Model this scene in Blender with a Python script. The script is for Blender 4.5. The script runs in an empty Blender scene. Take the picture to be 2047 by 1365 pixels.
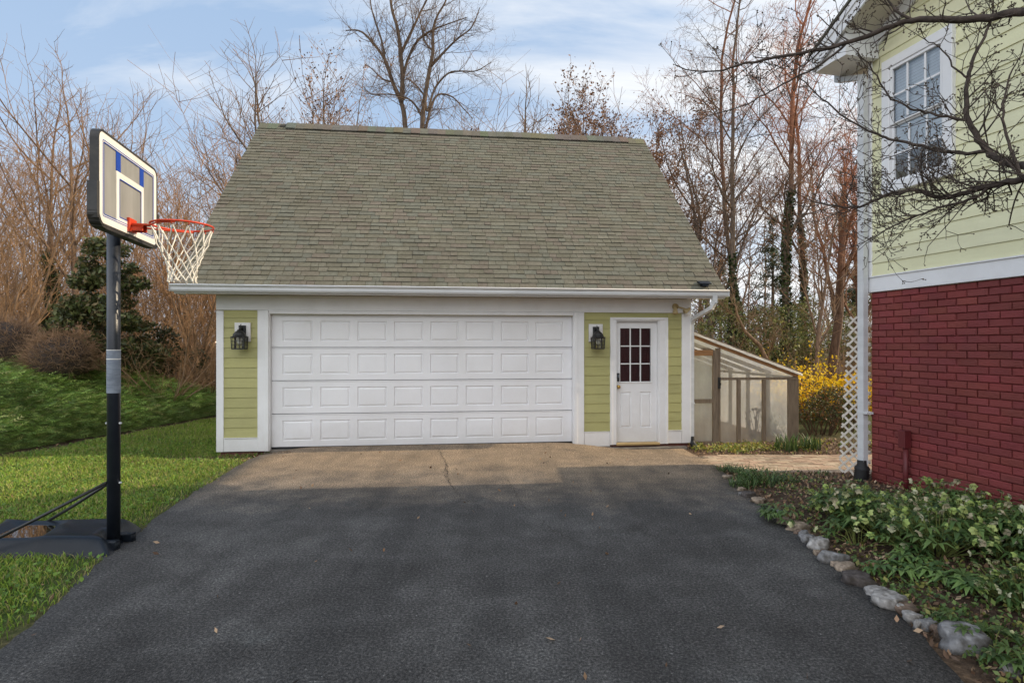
import bpy, math, random
import numpy as np
from mathutils import Vector, Matrix, noise as mnoise

random.seed(7)
RNG = np.random.default_rng(11)
SC = bpy.context.scene
COL = SC.collection
R = math.radians
F, CX, HY, CAMH = 1140.0, 1023.5, 690.0, 1.63      # focal length in photo pixels, horizon row, eye height


def at(px, depth, z=None, py=None):
    """world point on the sight line of photo column px at a real depth"""
    x = (px - CX) / F * depth
    if z is None:
        z = CAMH - (py - HY) * depth / F
    return Vector((x, depth, z))


def onground(px, py, z=0.0):
    d = F * (CAMH - z) / (py - HY)
    return Vector(((px - CX) / F * d, d, z))


# ------------------------------------------------------------------ objects
def tag(o, label=None, cat=None, group=None, kind=None):
    if label: o['label'] = label
    if cat: o['category'] = cat
    if group: o['group'] = group
    if kind: o['kind'] = kind
    return o


def empty(name, loc=(0, 0, 0), rz=0.0, label=None, cat=None, group=None):
    o = bpy.data.objects.new(name, None)
    o.empty_display_size = 0.2
    COL.objects.link(o)
    o.location = loc
    o.rotation_euler = (0, 0, rz)
    return tag(o, label, cat, group)


def link(name, me, mat, parent=None):
    if mat is not None:
        me.materials.append(mat)
    o = bpy.data.objects.new(name, me)
    COL.objects.link(o)
    if parent is not None:
        o.parent = parent
    return o


def np_mesh(name, V, Fc, mat, parent=None, col=None, smooth=False):
    V = np.ascontiguousarray(V, dtype=np.float32)
    Fc = np.ascontiguousarray(Fc, dtype=np.int32)
    me = bpy.data.meshes.new(name)
    n, k = Fc.shape
    me.vertices.add(len(V)); me.vertices.foreach_set('co', V.ravel())
    me.loops.add(n * k); me.loops.foreach_set('vertex_index', Fc.ravel())
    me.polygons.add(n)
    me.polygons.foreach_set('loop_start', np.arange(0, n * k, k, dtype=np.int32))
    me.polygons.foreach_set('loop_total', np.full(n, k, dtype=np.int32))
    if smooth:
        me.polygons.foreach_set('use_smooth', np.ones(n, dtype=bool))
    if col is not None:
        c = np.ones((len(V), 4), dtype=np.float32); c[:, :3] = col
        a = me.color_attributes.new('Col', 'FLOAT_COLOR', 'POINT')
        a.data.foreach_set('color', c.ravel())
    me.update(); me.validate()
    return link(name, me, mat, parent)


class MB:
    def __init__(s): s.v = []; s.f = []; s.c = []; s.sm = []; s.cur = None

    def add(s, vs, fs, smooth=False):
        b = len(s.v)
        s.v.extend(tuple(p) for p in vs)
        if s.cur is not None: s.c.extend([s.cur] * len(vs))
        for f in fs:
            s.f.append(tuple(b + i for i in f)); s.sm.append(smooth)
        return s

    def box(s, x0, x1, y0, y1, z0, z1, m=None):
        vs = [Vector(p) for p in ((x0, y0, z0), (x1, y0, z0), (x1, y1, z0), (x0, y1, z0), (x0, y0, z1), (x1, y0, z1), (x1, y1, z1), (x0, y1, z1))]
        if m is not None: vs = [m @ p for p in vs]
        return s.add(vs, [(0, 3, 2, 1), (4, 5, 6, 7), (0, 1, 5, 4), (1, 2, 6, 5), (2, 3, 7, 6), (3, 0, 4, 7)])

    def bbox(s, x0, x1, y0, y1, z0, z1, b=.004, m=None):
        """box with chamfered front (-y) edges"""
        vs = [(x0, y0 + b, z0), (x1, y0 + b, z0), (x1, y0 + b, z1), (x0, y0 + b, z1),
              (x0 + b, y0, z0 + b), (x1 - b, y0, z0 + b), (x1 - b, y0, z1 - b), (x0 + b, y0, z1 - b),
              (x0, y1, z0), (x1, y1, z0), (x1, y1, z1), (x0, y1, z1)]
        vs = [Vector(p) for p in vs]
        if m is not None: vs = [m @ p for p in vs]
        return s.add(vs, [(4, 5, 6, 7), (0, 1, 5, 4), (1, 2, 6, 5), (2, 3, 7, 6), (3, 0, 4, 7),
                          (8, 9, 1, 0), (9, 10, 2, 1), (10, 11, 3, 2), (11, 8, 0, 3), (9, 8, 11, 10)])

    def beam(s, a, b, w, h):
        """square bar from a to b"""
        a = Vector(a); b = Vector(b); d = (b - a).normalized()
        ref = Vector((0, 0, 1)) if abs(d.z) < .95 else Vector((0, 1, 0))
        u = d.cross(ref).normalized() * w / 2; v = d.cross(u).normalized() * h / 2
        vs = [a - u - v, a + u - v, a + u + v, a - u + v, b - u - v, b + u - v, b + u + v, b - u + v]
        return s.add(vs, [(0, 1, 2, 3), (7, 6, 5, 4), (4, 5, 1, 0), (5, 6, 2, 1), (6, 7, 3, 2), (7, 4, 0, 3)])

    def tube(s, pts, r, k=8, caps=True, closed=False):
        pts = [Vector(p) for p in pts]; n = len(pts)
        rs = r if isinstance(r, (list, tuple)) else [r] * n
        vs = []; fs = []; prev = None
        for i, p in enumerate(pts):
            if closed: d = (pts[(i + 1) % n] - pts[i - 1]).normalized()
            else: d = (pts[min(i + 1, n - 1)] - pts[max(i - 1, 0)]).normalized()
            if prev is None:
                ref = Vector((0, 0, 1)) if abs(d.z) < .9 else Vector((1, 0, 0))
                u = d.cross(ref).normalized()
            else:
                u = (prev - d * prev.dot(d)).normalized()
            prev = u; v = d.cross(u)
            for j in range(k):
                a = 2 * math.pi * j / k
                vs.append(p + (u * math.cos(a) + v * math.sin(a)) * rs[i])
        m = n if closed else n - 1
        for i in range(m):
            i2 = (i + 1) % n
            for j in range(k):
                j2 = (j + 1) % k
                fs.append((i * k + j, i * k + j2, i2 * k + j2, i2 * k + j))
        if caps and not closed:
            fs.append(tuple(range(k - 1, -1, -1))); fs.append(tuple((n - 1) * k + j for j in range(k)))
        return s.add(vs, fs, True)

    def lathe(s, prof, k=16, m=None, cx=0, cy=0):
        vs = []; fs = []
        for r, z in prof:
            for j in range(k):
                a = 2 * math.pi * (j + .5) / k
                vs.append(Vector((cx + r * math.cos(a), cy + r * math.sin(a), z)))
        for i in range(len(prof) - 1):
            for j in range(k):
                j2 = (j + 1) % k
                fs.append((i * k + j, i * k + j2, (i + 1) * k + j2, (i + 1) * k + j))
        if m is not None: vs = [m @ p for p in vs]
        return s.add(vs, fs, True)

    def extrude_x(s, prof, x0, x1, m=None):
        """closed (y,z) profile extruded along x"""
        n = len(prof)
        vs = [Vector((x0, y, z)) for y, z in prof] + [Vector((x1, y, z)) for y, z in prof]
        if m is not None: vs = [m @ p for p in vs]
        fs = [(i, (i + 1) % n, n + (i + 1) % n, n + i) for i in range(n)]
        fs += [tuple(range(n - 1, -1, -1)), tuple(range(n, 2 * n))]
        return s.add(vs, fs)

    def build(s, name, mat, parent=None):
        me = bpy.data.meshes.new(name)
        me.from_pydata([tuple(p) for p in s.v], [], s.f)
        me.polygons.foreach_set('use_smooth', s.sm)
        if s.c and len(s.c) == len(s.v):
            a = me.color_attributes.new('Col', 'FLOAT_COLOR', 'POINT')
            c = np.ones((len(s.v), 4), dtype=np.float32); c[:, :3] = np.array(s.c)
            a.data.foreach_set('color', c.ravel())
        import bmesh
        bm = bmesh.new(); bm.from_mesh(me)
        bmesh.ops.recalc_face_normals(bm, faces=bm.faces)
        bm.to_mesh(me); bm.free()
        me.update()
        return link(name, me, mat, parent)


# ------------------------------------------------------------------ materials
def nt_new(name):
    m = bpy.data.materials.new(name); m.use_nodes = True
    nt = m.node_tree; b = nt.nodes['Principled BSDF']
    return m, nt, b


def N(nt, t, **kw):
    n = nt.nodes.new(t)
    for k, v in kw.items():
        if k.startswith('i_'):
            n.inputs[k[2:].replace('_', ' ')].default_value = v
        else:
            setattr(n, k, v)
    return n


def ramp(nt, fac, stops, interp='LINEAR'):
    r = nt.nodes.new('ShaderNodeValToRGB'); r.color_ramp.interpolation = interp
    e = r.color_ramp.elements
    while len(e) < len(stops): e.new(.5)
    for i, (p, c) in enumerate(stops):
        e[i].position = p; e[i].color = tuple(c) + (1,) if len(c) == 3 else c
    nt.links.new(fac, r.inputs['Fac'])
    return r


def mixc(nt, fac, a, b, blend='MIX'):
    n = nt.nodes.new('ShaderNodeMix'); n.data_type = 'RGBA'; n.blend_type = blend
    for sock, v in ((n.inputs[0], fac), (n.inputs[6], a), (n.inputs[7], b)):
        if hasattr(v, 'links') or isinstance(v, bpy.types.NodeSocket): nt.links.new(v, sock)
        elif isinstance(v, (int, float)): sock.default_value = v
        else: sock.default_value = tuple(v) + (1,)
    return n.outputs[2]


def math_n(nt, op, a, b=None, clamp=False):
    n = nt.nodes.new('ShaderNodeMath'); n.operation = op; n.use_clamp = clamp
    for i, v in enumerate((a, b)):
        if v is None: continue
        if isinstance(v, (int, float)): n.inputs[i].default_value = v
        else: nt.links.new(v, n.inputs[i])
    return n.outputs[0]


def tex_noise(nt, vec, scale, detail=4, rough=.55, stretch=None):
    if stretch is not None:
        mp = N(nt, 'ShaderNodeMapping'); mp.inputs['Scale'].default_value = stretch
        nt.links.new(vec, mp.inputs['Vector']); vec = mp.outputs[0]
    n = N(nt, 'ShaderNodeTexNoise'); n.inputs['Scale'].default_value = scale
    n.inputs['Detail'].default_value = detail; n.inputs['Roughness'].default_value = rough
    nt.links.new(vec, n.inputs['Vector'])
    return n.outputs['Fac']


def N_map(nt, v, a, b_):
    m = N(nt, 'ShaderNodeMapRange'); m.inputs[1].default_value = a; m.inputs[2].default_value = b_; nt.links.new(v, m.inputs[0]); return m.outputs[0]


def surf(name, c1, c2=None, scale=4.0, rough=.7, bump=0.0, bscale=40.0, metallic=0.0, attr=False, spec=.4,
         dirt=0.0, dirtcol=(.12, .09, .06), dscale=1.5, stretch=None, low=.35, high=.65, translucent=0.0, splash=0.0):
    m, nt, b = nt_new(name)
    tc = N(nt, 'ShaderNodeTexCoord').outputs['Object']
    c2 = c2 or tuple(x * .85 for x in c1)
    f = tex_noise(nt, tc, scale, 5, .6, stretch)
    colr = ramp(nt, f, [(low, c1), (high, c2)]).outputs[0]
    if attr:
        a = N(nt, 'ShaderNodeAttribute'); a.attribute_name = 'Col'
        colr = mixc(nt, 1.0, colr, a.outputs['Color'], 'MULTIPLY')
    if dirt:
        d = tex_noise(nt, tc, dscale, 6, .7)
        dm = math_n(nt, 'MULTIPLY', ramp(nt, d, [(.45, (0, 0, 0)), (.75, (1, 1, 1))]).outputs[0], dirt)
        colr = mixc(nt, dm, colr, dirtcol)
    if splash:
        sx = N(nt, 'ShaderNodeSeparateXYZ'); nt.links.new(tc, sx.inputs[0])
        hgt = math_n(nt, 'ADD', sx.outputs[2], math_n(nt, 'MULTIPLY', tex_noise(nt, tc, 5, 6, .75), -.55))
        sm = math_n(nt, 'MULTIPLY', ramp(nt, hgt, [(.0, (0, 0, 0)), (.001, (1, 1, 1)), (.06, (0, 0, 0))]).outputs[0], splash) if False else math_n(nt, 'MULTIPLY', N_map(nt, hgt, .10, -.35), splash)
        colr = mixc(nt, sm, colr, (.36, .30, .22))
    nt.links.new(colr, b.inputs['Base Color'])
    b.inputs['Roughness'].default_value = rough; b.inputs['Metallic'].default_value = metallic
    b.inputs['Specular IOR Level'].default_value = spec
    if bump:
        bn = N(nt, 'ShaderNodeBump'); bn.inputs['Strength'].default_value = min(1, bump); bn.inputs['Distance'].default_value = .01
        nt.links.new(tex_noise(nt, tc, bscale, 6, .6, stretch), bn.inputs['Height'])
        nt.links.new(bn.outputs[0], b.inputs['Normal'])
    if translucent:
        out = nt.nodes['Material Output']
        tr = N(nt, 'ShaderNodeBsdfTranslucent'); nt.links.new(colr, tr.inputs['Color'])
        mx = N(nt, 'ShaderNodeMixShader'); mx.inputs[0].default_value = translucent
        nt.links.new(b.outputs[0], mx.inputs[1]); nt.links.new(tr.outputs[0], mx.inputs[2])
        nt.links.new(mx.outputs[0], out.inputs['Surface'])
    return m


M = {}
M['white'] = surf('white_paint', (.80, .80, .81), (.74, .74, .75), 2.0, .5, .08, 60, splash=.28, dirt=.16, dirtcol=(.45, .42, .36), dscale=2.2)
M['white_door'] = surf('white_door_steel', (.80, .80, .82), (.75, .75, .77), 1.2, .48, .06, 90, splash=.26, dirt=.18, dirtcol=(.5, .46, .4), dscale=1.1)
M['vinyl'] = surf('white_aluminium', (.66, .67, .68), (.56, .57, .58), 3.0, .35, .03, 30, dirt=.25, dirtcol=(.38, .38, .36), dscale=3, stretch=(.4, 1, 3))
M['soffit'] = surf('soffit_paint', (.60, .55, .46), (.52, .47, .39), 2.0, .6)
M['lime'] = surf('lime_siding', (.43, .41, .175), (.40, .375, .155), 2.5, .6, .15, 25, stretch=(.6, 2, 6), dirt=.12, dirtcol=(.3, .29, .14), dscale=2)
M['lime_board'] = surf('lime_siding_board', (.43, .41, .175), (.39, .37, .155), 2.5, .6, .2, 25, stretch=(.6, 2, 6), dirt=.28, dirtcol=(.27, .25, .13), dscale=2.6, attr=True)
M['pale_board'] = surf('pale_siding_board', (.76, .745, .49), (.71, .69, .45), 2.0, .6, .2, 25, stretch=(.6, 2, 6), dirt=.22, dirtcol=(.45, .43, .29), dscale=2.2, attr=True)
M['lime_pale'] = surf('pale_lime_siding', (.76, .745, .49), (.71, .69, .45), 2.0, .6, .15, 25, stretch=(.6, 2, 6), dirt=.12, dirtcol=(.42, .42, .28), dscale=1.7)
M['brick_red'] = surf('red_painted_brick', (.235, .044, .041), (.190, .036, .034), 1.3, .62, 1.0, 34, attr=True, stretch=(1, 1, 2.6), dirt=.35, dirtcol=(.10, .035, .032), dscale=1.8)
M['mortar_red'] = surf('red_painted_mortar', (.190, .036, .034), None, 5, .8, .5, 60)
M['foundation'] = surf('foundation_brick', (.17, .06, .045), (.10, .035, .03), 8, .85, .6, 40, dirt=.4)
M['concrete'] = surf('concrete', (.26, .235, .20), (.16, .14, .12), 6, .9, .7, 50, dirt=.5, dirtcol=(.08, .06, .045), dscale=4)
M['shingle'] = surf('asphalt_shingle', (1.06, 1.05, 1.06), (.80, .79, .76), 22, .93, .55, 320, attr=True, spec=.25, dirt=.45, dirtcol=(.085, .075, .055), dscale=1.1)
M['shingle_plain'] = surf('asphalt_shingle_far', (.16, .155, .115), (.11, .105, .08), 9, .93, .5, 200)
M['black_metal'] = surf('black_metal', (.012, .012, .013), (.02, .02, .02), 14, .45, .25, 80, spec=.5)
M['black_plastic'] = surf('black_plastic', (.007, .010, .015), (.012, .016, .023), 3, .36, .12, 60, spec=.22, dirt=.14, dirtcol=(.05, .048, .042), dscale=4)
M['black_rubber'] = surf('black_corrugated', (.012, .012, .013), None, 5, .6, .2, 40)
M['pole'] = surf('pole_powder_coat', (.010, .013, .020), (.016, .02, .028), 8, .35, .1, 70, spec=.5, dirt=.15, dirtcol=(.08, .08, .08), dscale=6)
M['grey_label'] = surf('worn_grey_sticker', (.17, .20, .25), (.26, .29, .34), 12, .6, stretch=(1, 1, 6), dirt=.4, dirtcol=(.07, .08, .1), dscale=9)
M['board_white'] = surf('backboard_white', (.80, .79, .76), (.72, .70, .66), 3, .4, dirt=.15, dirtcol=(.5, .46, .4))
M['board_blue'] = surf('backboard_blue', (.006, .045, .33), (.01, .06, .38), 6, .4)
M['board_edge'] = surf('backboard_edge', (.022, .022, .024), (.035, .034, .033), 6, .5, .2, 50, dirt=.3, dirtcol=(.10, .09, .075), dscale=3)
M['rim'] = surf('orange_rim', (.62, .055, .012), (.50, .04, .01), 10, .42, dirt=.15, dirtcol=(.2, .05, .02))
M['net'] = surf('net_cord', (.78, .75, .68), (.66, .63, .56), 30, .8)
M['brass'] = surf('brass', (.62, .42, .14), (.5, .32, .1), 5, .3, metallic=1.0)
M['wood'] = surf('weathered_wood', (.23, .175, .125), (.12, .09, .066), 5, .85, .5, 20, stretch=(6, 6, .7), low=.3, high=.7)
M['wood_new'] = surf('newer_wood', (.36, .19, .085), (.24, .12, .05), 5, .8, .4, 20, stretch=(1, 6, 6), low=.3, high=.7)
M['lattice'] = surf('lattice_vinyl', (.74, .68, .60), (.64, .58, .50), 6, .55, dirt=.2, dirtcol=(.4, .33, .25), dscale=5)
M['conduit'] = surf('red_painted_pipe', (.13, .018, .02), (.10, .015, .017), 6, .5, .15, 60)
M['blind'] = surf('window_blind', (.86, .86, .85), (.80, .80, .79), 3, .5)
M['dark'] = surf('dark_interior', (.012, .011, .011), None, 3, .9)
M['reflect_backing'] = surf('maroon_reflection', (.055, .014, .014), (.03, .009, .009), 6, .9, stretch=(5, 1, .3))  # maroon of the brick wall mirrored in the side door glass
M['stone'] = surf('field_stone', (.88, .86, .84), (.36, .34, .32), 13, .95, 1.0, 16, attr=True, spec=.15, dirt=.65, dirtcol=(.06, .05, .035), dscale=6, low=.38, high=.62)
M['pathbrick'] = surf('paving_brick', (1, 1, 1), (.7, .68, .65), 9, .9, .4, 90, attr=True, dirt=.25, dirtcol=(.12, .09, .06), dscale=3)
M['bark'] = surf('grey_brown_bark', (.175, .135, .105), (.085, .064, .05), 9, .95, .8, 26, stretch=(2, 2, .5), attr=True)
M['twig'] = surf('twig_bark', (.225, .165, .110), (.135, .098, .066), 3, .9, attr=True)
M['darkbark'] = surf('dogwood_bark', (.095, .070, .056), (.045, .034, .028), 14, .92, .7, 60)
M['leaf'] = surf('leaf_green', (1, 1, 1), (.8, .8, .8), 3, .5, attr=True, spec=.4, translucent=.22)
M['grass'] = surf('grass_blade', (1, 1, 1), (.85, .85, .85), 1.2, .6, attr=True, spec=.25, translucent=.35)
M['petal'] = surf('petal', (1, 1, 1), (.92, .92, .9), 4, .55, attr=True, spec=.2, translucent=.3)
M['litter'] = surf('leaf_litter', (1, 1, 1), (.75, .72, .7), 6, .85, attr=True, spec=.15)


def glass_mat(name, tint=(.9, .95, 1), rough=.02, alpha=.75):
    m, nt, b = nt_new(name)
    out = nt.nodes['Material Output']
    tr = N(nt, 'ShaderNodeBsdfTransparent'); tr.inputs['Color'].default_value = tuple(tint) + (1,)
    gl = N(nt, 'ShaderNodeBsdfGlossy'); gl.inputs['Roughness'].default_value = rough
    tc = N(nt, 'ShaderNodeTexCoord').outputs['Object']
    bp = N(nt, 'ShaderNodeBump'); bp.inputs['Strength'].default_value = .03
    nt.links.new(tex_noise(nt, tc, 2.5, 2), bp.inputs['Height']); nt.links.new(bp.outputs[0], gl.inputs['Normal'])
    fr = N(nt, 'ShaderNodeFresnel'); fr.inputs['IOR'].default_value = 1.52
    f2 = math_n(nt, 'ADD', math_n(nt, 'MULTIPLY', fr.outputs[0], 1.2), 1 - alpha - .15, True)
    mx = N(nt, 'ShaderNodeMixShader')
    nt.links.new(f2, mx.inputs[0]); nt.links.new(tr.outputs[0], mx.inputs[1]); nt.links.new(gl.outputs[0], mx.inputs[2])
    nt.links.new(mx.outputs[0], out.inputs['Surface'])
    return m


M['glass'] = glass_mat('window_glass')
M['lampglass'] = glass_mat('lantern_glass', (.95, .95, .9), .05, .85)


def poly_mat():
    """hazy greenhouse plastic film"""
    m, nt, b = nt_new('plastic_film')
    out = nt.nodes['Material Output']
    tc = N(nt, 'ShaderNodeTexCoord').outputs['Object']
    n = tex_noise(nt, tc, 2.2, 5, .6, (1, 1, .5))
    tr = N(nt, 'ShaderNodeBsdfTransparent'); tr.inputs['Color'].default_value = (.97, .97, .97, 1)
    tl = N(nt, 'ShaderNodeBsdfTranslucent'); tl.inputs['Color'].default_value = (.90, .92, .95, 1)
    df = N(nt, 'ShaderNodeBsdfPrincipled'); df.inputs['Base Color'].default_value = (.72, .75, .77, 1); df.inputs['Roughness'].default_value = .3
    bp = N(nt, 'ShaderNodeBump'); bp.inputs['Strength'].default_value = .5; bp.inputs['Distance'].default_value = .03
    nt.links.new(tex_noise(nt, tc, 3.5, 4, .6, (1, 1, .3)), bp.inputs['Height']); nt.links.new(bp.outputs[0], df.inputs['Normal'])
    a = N(nt, 'ShaderNodeMixShader'); a.inputs[0].default_value = .28
    nt.links.new(tl.outputs[0], a.inputs[1]); nt.links.new(df.outputs[0], a.inputs[2])
    mx = N(nt, 'ShaderNodeMixShader')
    nt.links.new(ramp(nt, n, [(.3, (.24, .24, .24)), (.7, (.48, .48, .48))]).outputs[0], mx.inputs[0])
    nt.links.new(tr.outputs[0], mx.inputs[1]); nt.links.new(a.outputs[0], mx.inputs[2])
    nt.links.new(mx.outputs[0], out.inputs['Surface'])
    return m


M['film'] = poly_mat()


def smoked():
    """greyish translucent backboard panel"""
    m, nt, b = nt_new('backboard_panel')
    out = nt.nodes['Material Output']
    tc = N(nt, 'ShaderNodeTexCoord').outputs['Object']
    b.inputs['Roughness'].default_value = .35
    colr = ramp(nt, tex_noise(nt, tc, 3, 4, .6, (1, 2.5, .6)), [(.35, (.44, .44, .43)), (.68, (.33, .33, .32))]).outputs[0]
    nt.links.new(colr, b.inputs['Base Color'])
    tl = N(nt, 'ShaderNodeBsdfTranslucent'); tl.inputs['Color'].default_value = (.2, .2, .19, 1)
    mx = N(nt, 'ShaderNodeMixShader'); mx.inputs[0].default_value = .3
    nt.links.new(b.outputs[0], mx.inputs[1]); nt.links.new(tl.outputs[0], mx.inputs[2]); nt.links.new(mx.outputs[0], out.inputs['Surface'])
    return m


M['board_panel'] = smoked()


def water_mat():
    m, nt, b = nt_new('puddle_water')
    b.inputs['Base Color'].default_value = (.02, .018, .014, 1); b.inputs['Roughness'].default_value = .02
    b.inputs['Specular IOR Level'].default_value = 1.0; b.inputs['IOR'].default_value = 1.6; b.inputs['Coat Weight'].default_value = 1.0
    return m


M['water'] = water_mat()


def asphalt_mat():
    m, nt, b = nt_new('driveway_asphalt')
    geo = N(nt, 'ShaderNodeNewGeometry').outputs['Position']
    sep = N(nt, 'ShaderNodeSeparateXYZ'); nt.links.new(geo, sep.inputs[0])
    big = tex_noise(nt, geo, .55, 5, .6)
    mid = tex_noise(nt, geo, 2.6, 6, .65)
    fine = tex_noise(nt, geo, 60, 4, .85)
    vor = N(nt, 'ShaderNodeTexVoronoi'); vor.inputs['Scale'].default_value = 110; nt.links.new(geo, vor.inputs['Vector'])
    base = ramp(nt, math_n(nt, 'ADD', math_n(nt, 'MULTIPLY', big, .55), math_n(nt, 'MULTIPLY', mid, .45)),
                [(.36, (.038, .0355, .034)), (.50, (.060, .0575, .0555)), (.62, (.094, .091, .088))]).outputs[0]
    # older, browner dust towards the garage door, with the strip's sunlight painted in
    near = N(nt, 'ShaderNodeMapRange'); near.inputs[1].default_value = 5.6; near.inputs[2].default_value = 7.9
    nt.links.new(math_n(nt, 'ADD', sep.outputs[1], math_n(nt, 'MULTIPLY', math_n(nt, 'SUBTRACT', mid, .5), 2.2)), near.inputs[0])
    dust_sun = ramp(nt, mid, [(.3, (.175, .132, .090)), (.7, (.265, .196, .128))]).outputs[0]
    c = mixc(nt, math_n(nt, 'MULTIPLY', near.outputs[0], .80), base, dust_sun)
    # pale chalky scuffs
    sc = ramp(nt, tex_noise(nt, geo, 1.15, 7, .72), [(.60, (0, 0, 0)), (.78, (1, 1, 1))]).outputs[0]
    c = mixc(nt, math_n(nt, 'MULTIPLY', sc, .5), c, (.16, .17, .165))
    st = ramp(nt, tex_noise(nt, geo, .9, 5, .6, (1.3, .7, 1)), [(.60, (0, 0, 0)), (.72, (1, 1, 1))]).outputs[0]
    c = mixc(nt, math_n(nt, 'MULTIPLY', st, .65), c, (.020, .018, .017))
    wr = ramp(nt, tex_noise(nt, geo, 1.0, 4, .6, (2.6, .22, 1)), [(.38, (.86, .86, .86)), (.64, (1.13, 1.12, 1.11))]).outputs[0]
    c = mixc(nt, 1.0, c, wr, 'MULTIPLY')
    # aggregate
    c = mixc(nt, 1.0, c, ramp(nt, fine, [(.34, (.22, .22, .22)), (.5, (.92, .92, .92)), (.64, (2.5, 2.45, 2.4))]).outputs[0], 'MULTIPLY')
    sp = ramp(nt, tex_noise(nt, geo, 30, 3, .8), [(.68, (0, 0, 0)), (.73, (1, 1, 1))]).outputs[0]
    c = mixc(nt, math_n(nt, 'MULTIPLY', sp, .75), c, (.32, .31, .29))
    nt.links.new(c, b.inputs['Base Color'])
    b.inputs['Roughness'].default_value = .86; b.inputs['Specular IOR Level'].default_value = .3
    h = math_n(nt, 'ADD', math_n(nt, 'MULTIPLY', vor.outputs['Distance'], .8), math_n(nt, 'MULTIPLY', fine, .8))
    bp = N(nt, 'ShaderNodeBump'); bp.inputs['Strength'].default_value = .75; bp.inputs['Distance'].default_value = .008
    nt.links.new(h, bp.inputs['Height']); nt.links.new(bp.outputs[0], b.inputs['Normal'])
    return m


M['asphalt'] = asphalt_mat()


def ground_mat():
    """lawn soil on the left, leaf-strewn bed on the right, brown woods floor behind"""
    m, nt, b = nt_new('ground_soil')
    geo = N(nt, 'ShaderNodeNewGeometry').outputs['Position']
    n1 = tex_noise(nt, geo, 1.3, 6, .65); n2 = tex_noise(nt, geo, 22, 5, .7); n3 = tex_noise(nt, geo, .25, 3)
    litter = ramp(nt, n2, [(.28, (.045, .030, .020)), (.5, (.115, .075, .048)), (.72, (.23, .155, .095))]).outputs[0]
    a = N(nt, 'ShaderNodeAttribute'); a.attribute_name = 'Col'
    sep = N(nt, 'ShaderNodeSeparateColor'); nt.links.new(a.outputs['Color'], sep.inputs[0])
    grass = ramp(nt, n2, [(.3, (.030, .055, .012)), (.55, (.060, .095, .022)), (.75, (.13, .13, .05))]).outputs[0]
    msk = math_n(nt, 'MULTIPLY', sep.outputs[1], ramp(nt, n1, [(.25, (.35, .35, .35)), (.45, (1, 1, 1))]).outputs[0])
    c = mixc(nt, msk, litter, grass)
    c = mixc(nt, sep.outputs[0], c, ramp(nt, n2, [(.3, (.030, .021, .015)), (.55, (.085, .056, .038)), (.75, (.18, .125, .085))]).outputs[0])
    nt.links.new(c, b.inputs['Base Color']); b.inputs['Roughness'].default_value = .95; b.inputs['Specular IOR Level'].default_value = .15
    bp = N(nt, 'ShaderNodeBump'); bp.inputs['Strength'].default_value = .8; bp.inputs['Distance'].default_value = .03
    nt.links.new(n2, bp.inputs['Height']); nt.links.new(bp.outputs[0], b.inputs['Normal'])
    return m


M['ground'] = ground_mat()


# ------------------------------------------------------------------ terrain
def sstep(a, b, x):
    t = np.clip((x - a) / (b - a), 0, 1); return t * t * (3 - 2 * t)


def edge_x(y):                       # foot of the juniper bank
    return -7.60 + (y - 8.45) * .165


def gh(x, y):
    x = np.asarray(x, float); y = np.asarray(y, float)
    s = edge_x(y) - x
    bank = .88 * sstep(-.1, 2.6, s) * (1 - .62 * sstep(11.8, 16.0, y))
    bank = bank + .9 * sstep(3, 14, s) * sstep(9, 16, y)
    drop = -.13 * sstep(2.5, 3.5, x) * sstep(6.8, 8.2, y)
    drop = drop - .135 * sstep(.7, 2.1, x) * sstep(7.6, 9.2, y) * (1 - sstep(2.6, 3.5, x)) - .075 * sstep(-3.5, -4.1, -(-x)) * 0
    corner = -.12 * np.exp(-((x + 4.5) / .9) ** 4) * np.exp(-((y - 9.1) / .9) ** 4)
    woods = .25 * np.sin(x * .21 + 1.3) * np.sin(y * .17) * sstep(17, 26, y)
    bed = .05 * sstep(2.55, 3.0, x) * (1 - sstep(6.0, 7.0, y))
    return bank + drop + woods + bed + corner


def axis(lo, hi, step, far, ratio=1.28):
    a = list(np.arange(lo, hi + 1e-6, step)); d = step
    while a[-1] < far: d *= ratio; a.append(a[-1] + d)
    d = step
    while a[0] > -far: d *= ratio; a.insert(0, a[0] - d)
    return np.array(a)


xs = axis(-16, 12, .2, 320); ys = axis(0, 22, .2, 320)
GX, GY = np.meshgrid(xs, ys, indexing='ij')
GZ = gh(GX, GY)
DRV = [(-2.30, -6), (-2.45, 1.0), (-2.66, 2.6), (-2.80, 3.4), (-3.04, 4.1), (-3.22, 4.75), (-3.42, 5.8), (-3.62, 7.2), (-3.80, 8.55)]
DRVR = [(2.05, -6), (2.10, 1.0), (2.19, 2.75), (2.32, 3.41), (2.45, 4.53), (2.56, 5.6), (2.62, 6.4), (2.70, 7.3), (2.86, 8.7)]


def drv_left(y): return np.interp(y, [p[1] for p in DRV], [p[0] for p in DRV])


def drv_right(y): return np.interp(y, [p[1] for p in DRVR], [p[0] for p in DRVR])


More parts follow.
